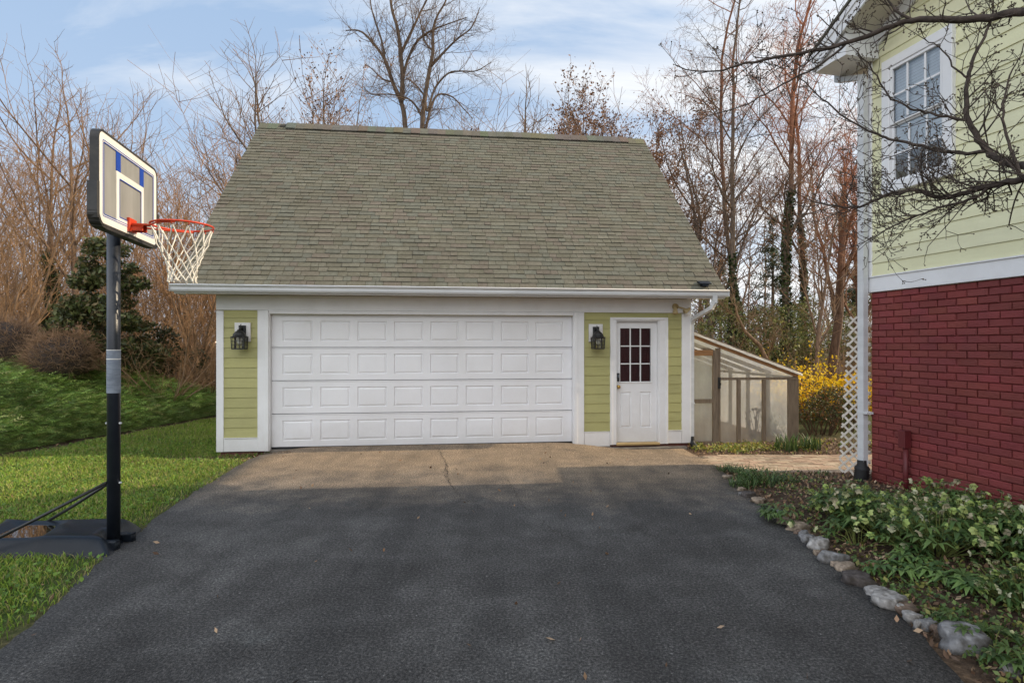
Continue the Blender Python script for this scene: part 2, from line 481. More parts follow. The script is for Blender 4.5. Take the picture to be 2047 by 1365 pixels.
lawn = sstep(-.15, .15, drv_left(GY) - GX) * (1 - sstep(-.35, .0, edge_x(GY) - GX)) * (1 - sstep(15, 18, GY))
bed = sstep(0, .2, GX - drv_right(GY)) * (1 - sstep(7.0, 7.6, GY))
backlawn = sstep(5.0, 6.5, GX) * sstep(9.5, 12, GY) * (1 - sstep(15, 20, GY)) * .7
gc = np.zeros(GX.shape + (3,)); gc[..., 0] = np.maximum(bed, sstep(-.42, -.16, edge_x(GY) - GX) * (1 - sstep(.2, .5, edge_x(GY) - GX)) * sstep(5, 6, GY) * (1 - sstep(14.5, 16, GY))); gc[..., 1] = np.maximum(lawn, backlawn)
nx, ny = GX.shape
idx = np.arange(nx * ny).reshape(nx, ny)
quads = np.stack([idx[:-1, :-1], idx[1:, :-1], idx[1:, 1:], idx[:-1, 1:]], -1).reshape(-1, 4)
g = np_mesh('ground', np.stack([GX, GY, GZ], -1).reshape(-1, 3), quads, M['ground'], col=gc.reshape(-1, 3), smooth=True)
tag(g, kind='structure')

# driveway sheet with its slightly ragged edges
ring = []
yy = np.concatenate([np.arange(-6, 1, .5), np.arange(1, 8.6, .06)])
V = []; Q = []
for y in yy:
    jl = .06 * mnoise.noise((0, y * 2.1, 3)) + .04 * mnoise.noise((0, y * 9, 8))
    jr = .03 * mnoise.noise((5, y * 2.3, 3)) + .02 * mnoise.noise((5, y * 9, 8))
    xl = float(drv_left(y)) + jl; xr = float(drv_right(y)) + jr
    row = np.linspace(xl, xr, 26)
    V.append([(xl, y, -.04)] + [(x, y, .016 + float(gh(x, y)) * .6) for x in row] + [(xr, y, -.04)])
# close against the (slightly rotated) garage front
a65 = R(6.5); OG = Vector((-3.83, 9.03, 0)); UG = Vector((math.cos(a65), math.sin(a65), 0)); VG = Vector((-UG.y, UG.x, 0))
for k in range(1, 9):
    f = k / 8; row = []
    for i in range(26):
        q = i / 25
        p0 = Vector((float(drv_left(8.56)) * (1 - q) + float(drv_right(8.56)) * q, 8.56, 0))
        p1 = OG + UG * (-.20 + q * 7.0) + VG * .02
        p = p0.lerp(p1, f); row.append((p.x, p.y, .016 - .012 * f + float(gh(p.x, p.y)) * (.6 + .38 * f)))
    V.append([(row[0][0], row[0][1], -.05)] + row + [(row[-1][0], row[-1][1], -.25)])
V = np.array(V); n, k = V.shape[:2]
idx = np.arange(n * k).reshape(n, k)
Q = np.stack([idx[:-1, :-1], idx[:-1, 1:], idx[1:, 1:], idx[1:, :-1]], -1).reshape(-1, 4)
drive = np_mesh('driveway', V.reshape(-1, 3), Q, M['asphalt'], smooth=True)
tag(drive, kind='structure')


def crack(pts, w):
    P = []
    for (a, b) in zip(pts[:-1], pts[1:]):
        a = Vector(a); b = Vector(b); m = max(2, int((b - a).length / .035))
        for i in range(m):
            p = a.lerp(b, i / m); P.append(p + Vector((random.gauss(0, .011), random.gauss(0, .011), 0)))
    vs = []; fs = []
    for i, p in enumerate(P):
        ww = w * (.25 + random.random()) * (1 if i < len(P) * .8 else .5)
        z = .021 + float(gh(p.x, p.y)) * .6
        vs += [(p.x - ww / 2, p.y, z), (p.x + ww / 2, p.y + random.gauss(0, .004), z)]
        if i: fs.append((2 * i - 2, 2 * i - 1, 2 * i + 1, 2 * i))
    return vs, fs


mb = MB()
for pts, w in (([onground(875, 897), onground(893, 930), onground(897, 968), onground(925, 1000), onground(985, 1030)], .009),
               ([onground(893, 930), onground(888, 945), onground(897, 968)], .009),
               ([onground(1015, 960), onground(1045, 1015), onground(1100, 1060), onground(1160, 1090), onground(1215, 1110)], .006),
               ([onground(925, 1000), onground(912, 1012)], .01)):
    mb.add(*crack(pts, w))
mb.build('crack', surf('crack_dark', (.035, .028, .022), None, 8, .95), drive)

# brick path curving from the driveway corner behind the house
mb = MB()
for r in range(14):
    y0 = 7.70 + r * .10
    x = 2.55 + (r % 2) * .1
    while x < 8.2:
        xm = x + .1
        # the left end follows the driveway corner
        if xm > 2.80 + max(0, (y0 - 8.5)) * .35 + .10:
            j = random.uniform(.75, 1.15); tint = random.choice([(.42, .29, .20), (.47, .35, .24), (.40, .31, .215), (.49, .39, .28), (.43, .30, .21)])
            mb.cur = tuple(c * j for c in tint)
            zz = float(gh(xm, y0 + .05)) + .018 + random.uniform(-.003, .003)
            mt = Matrix.Translation((0, 0, zz)) @ Matrix.Rotation(0, 4, 'Z')
            mb.box(x + .004, x + .196, y0 + .004 + .02 * math.sin(x), y0 + .096 + .02 * math.sin(x), -.06, 0, mt)
        x += .2
p = mb.build('brick_path', M['pathbrick']); tag(p, kind='structure')


# ------------------------------------------------------------------ garage
def lap_siding(mb, x0, x1, z0, z1, exp, y=0.0, m=None, topfn=None):
    rb = random.Random(int(abs(x0) * 31 + z0 * 17))
    """lap boards: each leans out 12 mm at its butt"""
    z = z0
    while z < z1 - .01:
        zt = min(z + exp, z1)
        j = rb.uniform(.93, 1.05); mb.cur = (j, j, j * rb.uniform(.97, 1.03))
        prof = [(y - .016, z), (y - .003, zt + .012 if zt < z1 else zt), (y + .012, zt + .012 if zt < z1 else zt), (y + .012, z)]
        xa, xb = (x0, x1) if topfn is None else topfn(x0, x1, z)
        if xb > xa: mb.extrude_x(prof, xa, xb, m)
        z = zt


GA = empty('detached_garage', OG, a65, 'detached lime green two car garage with white doors and a steep mossy shingle roof', 'garage')
W0, W1, GD = -.783, 6.926, 7.0
YE, ZE, YR, ZR = -.42, 2.55, 3.5, 6.42
mb = MB()                                                     # masonry base under the framing
mb.box(W0 + .03, -.10, .02, GD, -.35, -.035); mb.build('foundation', M['foundation'], GA)
mb = MB(); mb.box(5.1, W1 - .02, .02, GD, -.45, -.045); mb.build('foundation', M['foundation'], GA)
mb = MB()
mb.box(-.10, 5.1, .015, .5, -.30, -.03)
mb.box(5.0, 5.55, -.05, .015, -.30, -.085); mb.box(5.55, 6.55, -.10, .015, -.32, -.095); mb.box(6.56, 6.86, -.07, .015, -.34, -.10)
mb.build('threshold', M['concrete'], GA)
mb = MB()                                                     # wall core: sides, back and gables, open behind the doors
core = [(W0 + .02, .03), (W1 - .02, .03)]
for xa in (W0 + .02, W1 - .05):
    mb.extrude_x([(.03, -.04), (.03, 2.45), (YR, 6.25), (GD - .03, 2.45), (GD - .03, -.04)], xa, xa + .03)
mb.box(W0 + .02, W1 - .02, GD - .04, GD - .01, -.04, 2.45)
mb.box(W0 + .05, -.10, .014, .03, -.04, 2.4); mb.box(4.98, 5.6, .014, .03, -.04, 2.4); mb.box(6.40, W1 - .05, .014, .03, -.04, 2.4)
mb.box(-.10, 4.98, .014, .03, 2.12, 2.4); mb.box(5.6, 6.4, .014, .03, 2.04, 2.4)
mb.build('wall', M['lime'], GA)
mb = MB(); mb.box(-.3, 6.6, .5, .52, -.04, 2.5); mb.build('interior_partition', M['dark'], GA)
for xa, xb in ((-.693, -.182), (5.072, 5.521), (6.533, 6.783)):
    mb = MB(); lap_siding(mb, xa, xb, .18, 2.18, .157); mb.build('siding', M['lime_board'], GA)
left = Matrix.Translation((W0, 0, 0)) @ Matrix.Rotation(R(-90), 4, 'Z')     # local -y faces -x
right = Matrix.Translation((W1, 0, 0)) @ Matrix.Rotation(R(90), 4, 'Z')


def gable(x0, x1, z):
    if z < 2.4: return x0, x1
    t = (z - 2.4) / 3.95; h = (x1 - x0) / 2 * (1 - t); c = (x0 + x1) / 2
    return c - h, c + h


mb = MB(); lap_siding(mb, -GD, -.1, .18, 6.2, .157, m=left, topfn=gable); mb.build('siding', M['lime_board'], GA)
mb = MB(); lap_siding(mb, .1, GD, .18, 6.2, .157, m=right, topfn=gable)
mb.build('siding', M['lime_board'], GA)
mb = MB()                                                     # corner boards, skirt, frieze and casings
mb.bbox(W0 - .02, -.693, -.024, .09, -.04, 2.17); mb.bbox(6.783, W1 + .02, -.024, .09, -.045, 2.17)
mb.bbox(-.690, -.185, -.022, .014, -.04, .165); mb.bbox(5.075, 5.518, -.022, .014, -.075, .165); mb.bbox(6.536, 6.780, -.022, .014, -.045, .165)
mb.box(-.692, -.183, -.032, .0, .167, .178); mb.box(5.074, 5.519, -.032, .0, .167, .178); mb.box(6.535, 6.781, -.032, .0, .167, .178)
mb.bbox(W0 - .021, W1 + .021, -.028, .013, 2.182, 2.42)
mb.build('trim_board', M['white'], GA)
mb = MB()
for xa, xb, sgn in ((-.182, -.012, 1), (4.897, 5.070, -1)):
    mb.bbox(xa, xb, -.034, .013, -.04, 2.18)
    e = xb if sgn > 0 else xa
    mb.bbox(min(e, e - sgn * .06), max(e, e - sgn * .06), -.046, -.0345, -.04, 2.18)
    mb.box(min(e, e + sgn * .012), max(e, e + sgn * .012), -.02, .10, -.04, 2.125)
mb.bbox(-.011, 4.896, -.030, .10, 2.126, 2.18)
mb.build('door_casing', M['white'], GA)


def raised(mb, x0, x1, z0, z1, y, d=.017, w1=.012, w2=.040):
    A = [(x0, y, z0), (x1, y, z0), (x1, y, z1), (x0, y, z1)]
    B = [(x0 + w1, y + d, z0 + w1), (x1 - w1, y + d, z0 + w1), (x1 - w1, y + d, z1 - w1), (x0 + w1, y + d, z1 - w1)]
    Cc = [(x0 + w2, y + .001, z0 + w2), (x1 - w2, y + .003, z0 + w2), (x1 - w2, y + .003, z1 - w2), (x0 + w2, y + .003, z1 - w2)]
    fs = [(i, (i + 1) % 4, 4 + (i + 1) % 4, 4 + i) for i in range(4)] + [(4 + i, 4 + (i + 1) % 4, 8 + (i + 1) % 4, 8 + i) for i in range(4)] + [(8, 9, 10, 11)]
    mb.add(A + B + Cc, fs)


def panelled(mb, x0, x1, z0, z1, y, rects, th=.04):
    """flat face with raised panels set in it; rects share rows"""
    xsv = sorted({x0, x1, *[r[0] for r in rects], *[r[1] for r in rects]})
    zsv = sorted({z0, z1, *[r[2] for r in rects], *[r[3] for r in rects]})
    for i in range(len(xsv) - 1):
        for j in range(len(zsv) - 1):
            a, b, c, d = xsv[i], xsv[i + 1], zsv[j], zsv[j + 1]
            if any(r[0] <= a and b <= r[1] and r[2] <= c and d <= r[3] for r in rects): continue
            mb.add([(a, y, c), (b, y, c), (b, y, d), (a, y, d)], [(0, 1, 2, 3)])
    for r in rects: raised(mb, *r, y)
    vs = [(x0, y, z0), (x1, y, z0), (x1, y, z1), (x0, y, z1), (x0, y + th, z0), (x1, y + th, z0), (x1, y + th, z1), (x0, y + th, z1)]
    mb.add(vs, [(0, 4, 5, 1), (1, 5, 6, 2), (2, 6, 7, 3), (3, 7, 4, 0), (5, 4, 7, 6)])


def MBd(): return MB()


mb = MB(); mb.box(.0, 4.884, .128, .15, -.02, 2.12)
gdoor = mb.build('garage_door', M['white_door'], GA)
for k in range(4):
    z0 = .0 + k * .5315; z1 = z0 + .5315
    mb = MB(); zt = z1 - .006
    rects = [(.168 + i * .5849, .168 + i * .5849 + .468, z0 + .10, z0 + .425) for i in range(8)]
    panelled(mb, .003, 4.882, z0 + .006, zt - .018, .075, rects, .05)
    mb.box(.003, 4.882, .069, .12, zt - .0175, zt)           # rolled lip of the section
    mb.build('door_section', M['white_door'], gdoor)
mb = MB(); mb.box(.0, 4.885, .06, .12, -.028, .005); mb.build('weather_strip', M['black_rubber'], gdoor)

# people door
mb = MB(); mb.bbox(5.521, 5.626, -.030, .013, -.05, 2.10); mb.bbox(6.382, 6.533, -.030, .013, -.05, 2.10); mb.bbox(5.6265, 6.3815, -.030, .013, 2.048, 2.10)
mb.bbox(5.521, 5.56, -.042, -.0305, -.05, 2.10); mb.bbox(6.494, 6.533, -.042, -.0305, -.05, 2.10); mb.bbox(5.5605, 6.4935, -.042, -.0305, 2.062, 2.10)
mb.box(5.626, 5.640, -.012, .12, -.03, 2.045); mb.box(6.368, 6.382, -.012, .12, -.03, 2.045); mb.box(5.641, 6.367, -.012, .12, 2.034, 2.045)
mb.build('door_frame', M['white'], GA)
mb = MB()
yd = .052
panelled(mb, 5.643, 6.365, -.02, .975, yd, [(5.715, 5.915, .22, .83), (6.065, 6.265, .22, .83)], .045)
mb.box(5.643, 5.713, yd, yd + .045, .9755, 2.03); mb.box(6.258, 6.365, yd, yd + .045, .9755, 2.03)
mb.box(5.7135, 6.2575, yd, yd + .045, 1.935, 2.03); mb.box(5.7135, 6.2575, yd, yd + .045, .9755, 1.000)
pd = mb.build('door', M['white'], GA)
mb = MB()
for xa, xb, za, zb in ((5.690, 5.716, .985, 1.945), (6.255, 6.281, .985, 1.945), (5.7165, 6.2545, .985, 1.010), (5.7165, 6.2545, 1.918, 1.945)):
    mb.bbox(xa, xb, yd - .012, yd - .0005, za, zb)
for i in (1, 2):
    x = 5.7165 + i * .538 / 3; mb.bbox(x - .010, x + .010, yd - .008, yd + .012, 1.011, 1.917)
    z = 1.011 + i * .906 / 3
    for q in range(3):
        mb.bbox(5.7165 + q * .538 / 3 + .0105, 5.7165 + (q + 1) * .538 / 3 - .0105, yd - .007, yd + .011, z - .010, z + .010)
lw = mb.build('window', M['white'], pd)
mb = MB(); mb.add([(5.714, yd + .014, 1.0), (6.257, yd + .014, 1.0), (6.257, yd + .014, 1.935), (5.714, yd + .014, 1.935)], [(0, 1, 2, 3)]); mb.build('glass', M['glass'], pd)
mb = MB()  # pleated backing, coloured as the brick wall's reflection in the panes
for i in range(28):
    x = 5.714 + i * .0194
    mb.box(x, x + .0194, yd + .05 + .008 * (i % 2), yd + .056 + .008 * (i % 2), 1.0, 1.935)
mb.build('reflect_backing', M['reflect_backing'], pd)
mb = MB(); mb.bbox(5.655, 5.700, yd - .030, yd - .0005, 1.015, 1.155, .008); mb.lathe([(.001, 0), (.016, 0), (.016, .012), (.001, .013)], 10, Matrix.Translation((5.677, yd - .03, 1.05)) @ Matrix.Rotation(R(90), 4, 'X'))
kp = mb.build('keypad_lock', M['black_metal'], pd)
mb = MB()
for r in range(3):
    for c in range(2): mb.box(5.664 + c * .014, 5.674 + c * .014, yd - .033, yd - .0305, 1.085 + r * .018, 1.097 + r * .018)
mb.build('keypad_button', M['grey_label'], kp)
mb = MB(); mb.lathe([(.001, 0), (.030, 0), (.030, .006), (.012, .010), (.012, .030), (.027, .040), (.031, .054), (.022, .066), (.001, .068)], 14, Matrix.Translation((5.679, yd - .0005, .925)) @ Matrix.Rotation(R(90), 4, 'X'))
mb.build('door_knob', M['brass'], pd)
mb = MB(); mb.bbox(5.627, 6.381, -.06, .12, -.06, -.022); mb.build('door_sill', surf('door_sill_wood', (.50, .36, .17), (.36, .25, .11), 6, .5, stretch=(.5, 4, 4)), GA)

# roof
X0, X1 = -1.24, 7.35
mb = MB()
mb.extrude_x([(YE, ZE - .03), (YR, ZR - .03), (GD + .42, ZE - .03), (GD + .42, ZE - .13), (YR, ZR - .16), (YE, ZE - .10)], X0 + .02, X1 - .02)
roof = mb.build('roof', M['shingle_plain'], GA)
mb = MB()
run = YR - YE; rise = ZR - ZE; L = math.hypot(run, rise); sy, sz = run / L, rise / L; nyv, nzv = -sz, sy
EXPO = .118; ncr = int(L / EXPO)
tints = [(.142, .136, .102), (.152, .147, .114), (.136, .130, .098), (.149, .136, .106), (.143, .144, .114), (.156, .148, .116), (.148, .130, .105), (.139, .141, .114)]


def slope_pt(x, s, h): return (x, YE + sy * s + nyv * h, ZE + sz * s + nzv * h)


for r in range(ncr + 1):
    s0 = r * EXPO - .02; s1 = min(s0 + EXPO + .03, L)
    x = X0 - random.uniform(0, .3)
    while x < X1:
        w = random.choice([.12, .15, .2, .24, .28]); xa = max(x, X0 - .012); xb = min(x + w, X1 + .012)
        if xb - xa > .02:
            h = .009 + random.choice([0, 0, .006]) + random.uniform(0, .002); ds = random.uniform(-.004, .004)
            j = random.uniform(.92, 1.08) * (1 + .10 * mnoise.noise((x * .6, s0 * .8, 1))); t = random.choice(tints)
            mb.cur = tuple(c * j for c in t)
            vs = [slope_pt(xa + .003, s0 + ds, h), slope_pt(xb - .003, s0 + ds, h), slope_pt(xb - .003, s1, -.001), slope_pt(xa + .003, s1, -.001),
                  slope_pt(xa + .003, s0 + ds, -.02), slope_pt(xb - .003, s0 + ds, -.02)]
            mb.add(vs, [(0, 1, 2, 3), (4, 5, 1, 0), (4, 0, 3), (1, 5, 2)])
        x += w
mb.build('shingle_course', M['shingle'], roof)
mb = MB()                                                     # ridge vent with cap shingles over it
mb.cur = (.035, .034, .03); mb.extrude_x([(YR - .13, ZR - .085), (YR - .10, ZR - .045), (YR, ZR + .018), (YR + .13, ZR - .085)], -.80, 6.85)
x = X0
while x < X1:
    xb = min(x + .19, X1); up = .010 + (.028 if -.85 < x < 6.75 else .0) + random.uniform(-.004, .005)
    mb.cur = tuple(c * random.uniform(.85, 1.1) for c in random.choice(tints))
    mb.extrude_x([(YR - .17, ZR - .150 + up), (YR, ZR + .018 + up), (YR + .17, ZR - .150 + up), (YR + .17, ZR - .165 + up), (YR, ZR + .003 + up), (YR - .17, ZR - .165 + up)], x, xb + .012)
    x = xb
mb.build('ridge_cap', M['shingle'], roof)
mb = MB()
mb.box(X0 + .02, X1 - .02, YE + .001, -.029, 2.424, 2.438)
for xa, xb in ((X0 + .02, W0), (W1, X1 - .02)):
    mb.extrude_x([(-.028, 2.424), (-.028, 2.438), (YR, 6.26), (GD + .4, 2.43), (GD + .4, 2.41), (YR, 6.24)], xa, xb)
mb.build('soffit', M['soffit'], GA)
mb = MB()
mb.box(X0 + .02, X1 - .02, YE - .02, YE, 2.40, 2.535)
for xa in (X0, X1 - .02):
    mb.extrude_x([(YE - .02, 2.40), (YE - .02, 2.53), (YR, ZR - .035), (YR, ZR - .20), (-.1, 2.40)], xa, xa + .0195)
mb.build('fascia', M['white'], GA)
mb = MB()                                                     # K-style gutter
gp = [(YE - .021, 2.425), (YE - .085, 2.425), (YE - .10, 2.45), (YE - .100, 2.49), (YE - .118, 2.505), (YE - .122, 2.518), (YE - .112, 2.522), (YE - .108, 2.505), (YE - .034, 2.44), (YE - .030, 2.535), (YE - .021, 2.535)]
mb.extrude_x(gp, X0 - .02, X1 + .02)
mb.box(X0 - .024, X0 - .0205, YE - .125, YE - .021, 2.426, 2.52); mb.box(X1 + .0205, X1 + .024, YE - .125, YE - .021, 2.426, 2.52)
gt = mb.build('gutter', M['vinyl'], GA)
mb = MB(); mb.tube([(X0 - .022, YE - .123, 2.523), (X1 + .022, YE - .123, 2.523)], .0085, 8); mb.build('gutter_lip', M['white'], gt)
mb = MB()


def rect_pipe(mb, pts, w, d):
    for a, b in zip(pts[:-1], pts[1:]):
        a = Vector(a); b = Vector(b); e = (b - a).normalized() * .02
        mb.beam(a - e * .6, b + e * .6, w, d)


rect_pipe(mb, [(7.14, YE - .07, 2.43), (7.14, YE - .07, 2.33), (7.11, YE - .03, 2.24), (6.985, -.02, 2.08), (6.972, .02, 2.00)], .075, .06)
rect_pipe(mb, [(6.972, .02, 2.02), (6.972, .02, .02)], .075, .055)
mb.box(6.925, 7.02, -.012, .052, .62, .645)
ds = mb.build('downspout', M['vinyl'], GA)


def corrugated(mb, pts, r, pitch=.016):
    P = []; RR = []
    for a, b in zip(pts[:-1], pts[1:]):
        a = Vector(a); b = Vector(b); n = max(2, int((b - a).length / (pitch / 2)))
        for i in range(n): P.append(a.lerp(b, i / n))
    for i in range(len(P)): RR.append(r * (1.0 if i % 2 else .87))
    mb.tube(P, RR, 12)


mb = MB(); corrugated(mb, [(6.972, .02, .06), (6.972, .01, -.02), (6.985, -.03, -.08), (7.01, -.12, -.14), (7.04, -.24, -.17)], .052)
mb.build('drain_hose', M['black_rubber'], ds)


# ------------------------------------------------------------------ wall lanterns and other fittings on the garage
def lantern(t, z, label):
    e = empty('wall_lantern', OG + UG * t + Vector((0, 0, z)), a65, label, 'lantern', 'lanterns beside the garage door')
    mb = MB(); mb.bbox(-.12, .12, -.040, -.0165, -.17, .13, .006); mb.build('mounting_block', M['white'], e)
    mb = MB(); mb.bbox(-.055, .055, -.062, -.041, -.10, .085, .012)
    mb.tube([(0, -.06, .02), (0, -.10, .055), (0, -.15, .05), (0, -.165, .01)], .018, 8)
    mb.tube([(0, -.10, .05), (0, -.115, .09), (0, -.10, .105)], [.012, .008, .005], 6)
    mb.build('bracket', M['black_metal'], e)
    mb = MB()
    m = Matrix.Translation((0, -.17, 0))
    mb.lathe([(.001, .02), (.028, .018), (.034, .0), (.06, -.015), (.088, -.05), (.098, -.085), (.130, -.092), (.130, -.097), (.09, -.097)], 8, m)
    mb.build('hood', M['black_metal'], e)
    mb = MB(); q = .092; qb = .085
    for sx in (-1, 1):
        for sy_ in (-1, 1): mb.beam((sx * q, -.17 + sy_ * q, -.095), (sx * qb, -.17 + sy_ * qb, -.285), .012, .012)
    for f in (0.0, .33, .66, 1.0):
        zz = -.10 - f * .18; w = q + (qb - q) * f; th = .012 if f in (0, 1) else .007
        for sgn in (-1, 1):
            mb.beam((-w, -.17 + sgn * w, zz), (w, -.17 + sgn * w, zz), th, th); mb.beam((sgn * w, -.17 - w, zz), (sgn * w, -.17 + w, zz), th, th)
    for f in (-.33, .33):
        for sgn in (-1, 1):
            mb.beam((f * q, -.17 + sgn * q, -.10), (f * qb, -.17 + sgn * qb, -.28), .007, .007); mb.beam((sgn * q, -.17 + f * q, -.10), (sgn * qb, -.17 + f * qb, -.28), .007, .007)
    mb.box(-qb, qb, -.17 - qb, -.17 + qb, -.290, -.284)
    mb.build('cage', M['black_metal'], e)
    mb = MB(); mb.lathe([(.078, -.102), (.074, -.282)], 4, m); mb.build('glass', M['lampglass'], e)
    mb = MB(); mb.lathe([(.012, -.10), (.014, -.13), (.03, -.16), (.032, -.185), (.02, -.21), (.001, -.217)], 10, m)
    mb.build('bulb', surf('bulb_glass', (.75, .74, .70), None, 3, .2), e)
    return e


lantern(-.405, 1.855, 'black caged wall lantern on the narrow siding strip at the left end of the garage')
lantern(5.27, 1.855, 'black caged wall lantern between the garage door and the white side door')
FL = empty('floodlight', OG + UG * 6.66 + Vector((0, 0, 2.27)), a65, 'yellowed twin head floodlight above the right side of the white side door', 'floodlight')
cream = surf('yellowed_plastic', (.52, .42, .24), (.40, .30, .14), 8, .5)
mb = MB(); mb.lathe([(.001, .03), (.05, .03), (.055, 0), (.001, 0)], 12, Matrix.Translation((0, -.029, .02)) @ Matrix.Rotation(R(90), 4, 'X')); mb.tube([(0, -.05, .02), (-.02, -.09, .02), (-.03, -.10, -.01)], .014, 8); mb.tube([(0, -.05, .02), (.12, -.09, -.01), (.2, -.10, -.04)], .012, 8)
mb.build('bracket', cream, FL)
mb = MB(); mb.lathe([(.001, .03), (.022, .03), (.026, 0), (.042, -.05), (.046, -.085), (.04, -.09), (.001, -.07)], 14, Matrix.Translation((-.03, -.10, -.02)) @ Matrix.Rotation(R(-12), 4, 'X')); mb.build('lamp_head', cream, FL)
mb = MB(); mb.lathe([(.001, .03), (.022, .03), (.026, 0), (.042, -.05), (.046, -.085), (.04, -.09), (.001, -.07)], 14, Matrix.Translation((.21, -.10, -.03)) @ Matrix.Rotation(R(60), 4, 'Y')); mb.build('lamp_head', cream, FL)
mb = MB(); mb.bbox(.15, .21, -.12, -.05, -.13, -.05, .01); mb.tube([(.17, -.09, -.06), (.16, -.09, -.02)], .01, 6); mb.build('motion_sensor', M['white'], FL)
p = slope_pt(7.02, .06, .02)
SL = empty('solar_light', OG + UG * p[0] + VG * p[1] + Vector((0, 0, p[2])), a65, 'small black solar light clipped on the lower right corner of the garage roof', 'solar light')
mb = MB(); mt = Matrix.Translation((0, .02, .06)) @ Matrix.Rotation(R(22), 4, 'X'); mb.bbox(-.10, .10, -.07, .07, -.008, .010, .004, mt); mb.build('solar_panel', M['black_plastic'], SL)
mb = MB(); mb.box(-.06, .05, -.045, .03, .0, .045); mb.tube([(0, -.03, .01), (.01, -.10, -.03), (.015, -.13, -.10)], .006, 6); mb.build('lamp_body', M['black_plastic'], SL)

# ------------------------------------------------------------------ house on the right
CH = Vector((4.27, 6.80, 0)); hdir = math.atan2(-.978, .2089)
HO = empty('house', CH, hdir, 'two storey house with pale lime siding above a dark red painted brick base', 'house')
HL = 11.0                                                     # wall runs towards and past the camera
HW = 1.0
mb = MB(); mb.box(.0, HL, .03, .25, -.3, 2.25); mb.build('base_wall', M['mortar_red'], HO)
mb = MB()
zc = -.10; row = 0
while zc < 2.24:
    x = 0.0 if row % 2 == 0 else -.105
    while x < 7.5:
        xa = max(x, 0.0); xb = x + .205
        if any(abs(xb - q) < .06 for q in (.27, 1.04)): xb = min(xb, xb - .008)
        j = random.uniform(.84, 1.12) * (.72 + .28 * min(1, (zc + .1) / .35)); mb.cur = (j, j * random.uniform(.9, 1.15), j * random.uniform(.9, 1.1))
        o = random.uniform(-.004, .004)
        if xb - xa > .03: mb.bbox(xa + .003, xb - .003, .013 + o, .031, zc + .0035, min(zc + .0725, 2.25), .0075)
        x += .21
    zc += .076; row += 1
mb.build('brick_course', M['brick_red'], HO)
mb = MB(); mb.bbox(-.02, HL, -.012, .04, 2.256, 2.43, .004); mb.box(-.02, HL, -.024, .0, 2.4305, 2.445); mb.build('trim_band', M['white'], HO)
PITCH = .49
mb = MB(); mb.extrude_x([(0.03, 2.3), (.03, 5.0), (.25, 5.0), (.25, 2.3)], 0, HL)
mb.add([(0, .03, 5.0), (HL, .03, 5.0), (HL, .03, 5.0 + PITCH * 5), (5.2, .03, 5.0 + PITCH * 5.2)], [(0, 1, 2, 3)])
mb.build('wall', M['lime_pale'], HO)
mb = MB()
for xa, xb, za, zb in ((0, HL, 2.445, 3.345), (0, .23, 3.345, 4.845), (1.02, HL, 3.345, 4.845), (0, HL, 4.845, 7.3)):
    lap_siding(mb, xa, xb, za, zb, .15, .015, topfn=lambda a, b, z: (max(a, (z - 5.03) / PITCH), b))
mb.build('siding', M['pale_board'], HO)
# window
wx0, wx1, wz0, wz1 = .20, 1.05, 3.36, 4.89
mb = MB(); t = .105
mb.bbox(wx0, wx0 + t, -.045, .02, wz0 + t, wz1 - t, .006); mb.bbox(wx1 - t, wx1, -.045, .02, wz0 + t, wz1 - t, .006)
mb.bbox(wx0, wx1, -.045, .02, wz1 - t + .001, wz1, .006); mb.bbox(wx0, wx1, -.05, .02, wz0, wz0 + t - .001, .006)
win = mb.build('window', M['white'], HO)
ix0, ix1, iz0, iz1 = wx0 + t, wx1 - t, wz0 + t, wz1 - t
zm = (iz0 + iz1) / 2
mb = MB()
for za, zb, yo in ((iz0, zm, .0), (zm, iz1, -.022)):
    mb.bbox(ix0, ix0 + .035, -.012 + yo, .018 + yo, za, zb); mb.bbox(ix1 - .035, ix1, -.012 + yo, .018 + yo, za, zb)
    mb.bbox(ix0 + .0355, ix1 - .0355, -.012 + yo, .018 + yo, za, za + (.035 if yo == 0 else .018)); mb.bbox(ix0 + .0355, ix1 - .0355, -.012 + yo, .018 + yo, zb - (.018 if yo == 0 else .035), zb)
    for i in (1, 2):
        x = ix0 + (ix1 - ix0) * i / 3; mb.box(x - .011, x + .011, .002 + yo, .009 + yo, za + .036, zb - .036)
    z = (za + zb) / 2; mb.box(ix0 + .036, ix1 - .036, .0035 + yo, .0075 + yo, z - .011, z + .011)
mb.build('sash', M['white'], win)
for ya, za, zb in ((.011, iz0 + .03, zm), (-.012, zm, iz1 - .03)):
    mb = MB(); mb.add([(ix0 + .03, ya, za), (ix1 - .03, ya, za), (ix1 - .03, ya, zb), (ix0 + .03, ya, zb)], [(0, 1, 2, 3)]); mb.build('pane', M['glass'], win)
mb = MB(); z = iz0 + .30
while z < iz1:
    mb.add([(ix0 + .02, .019, z), (ix1 - .02, .019, z), (ix1 - .02, .026, z + .036), (ix0 + .02, .026, z + .036)], [(0, 1, 2, 3)]); z += .034
mb.build('blind', M['blind'], win)
mb = MB(); mb.box(ix0, ix1, .027, .0295, iz0, iz1); mb.build('window_recess', surf('reflection_tan', (.30, .27, .22), (.2, .18, .15), 3, .9), win)  # tan sheet with the lower panes' beige reflection painted in
# roof: rake overhang towards the driveway, eave towards the path
OV, EV = .50, .35
mb = MB()


def rk(x, h): return (x, 5.10 + PITCH * (x + EV) + h)          # (along wall, height) on the rake line


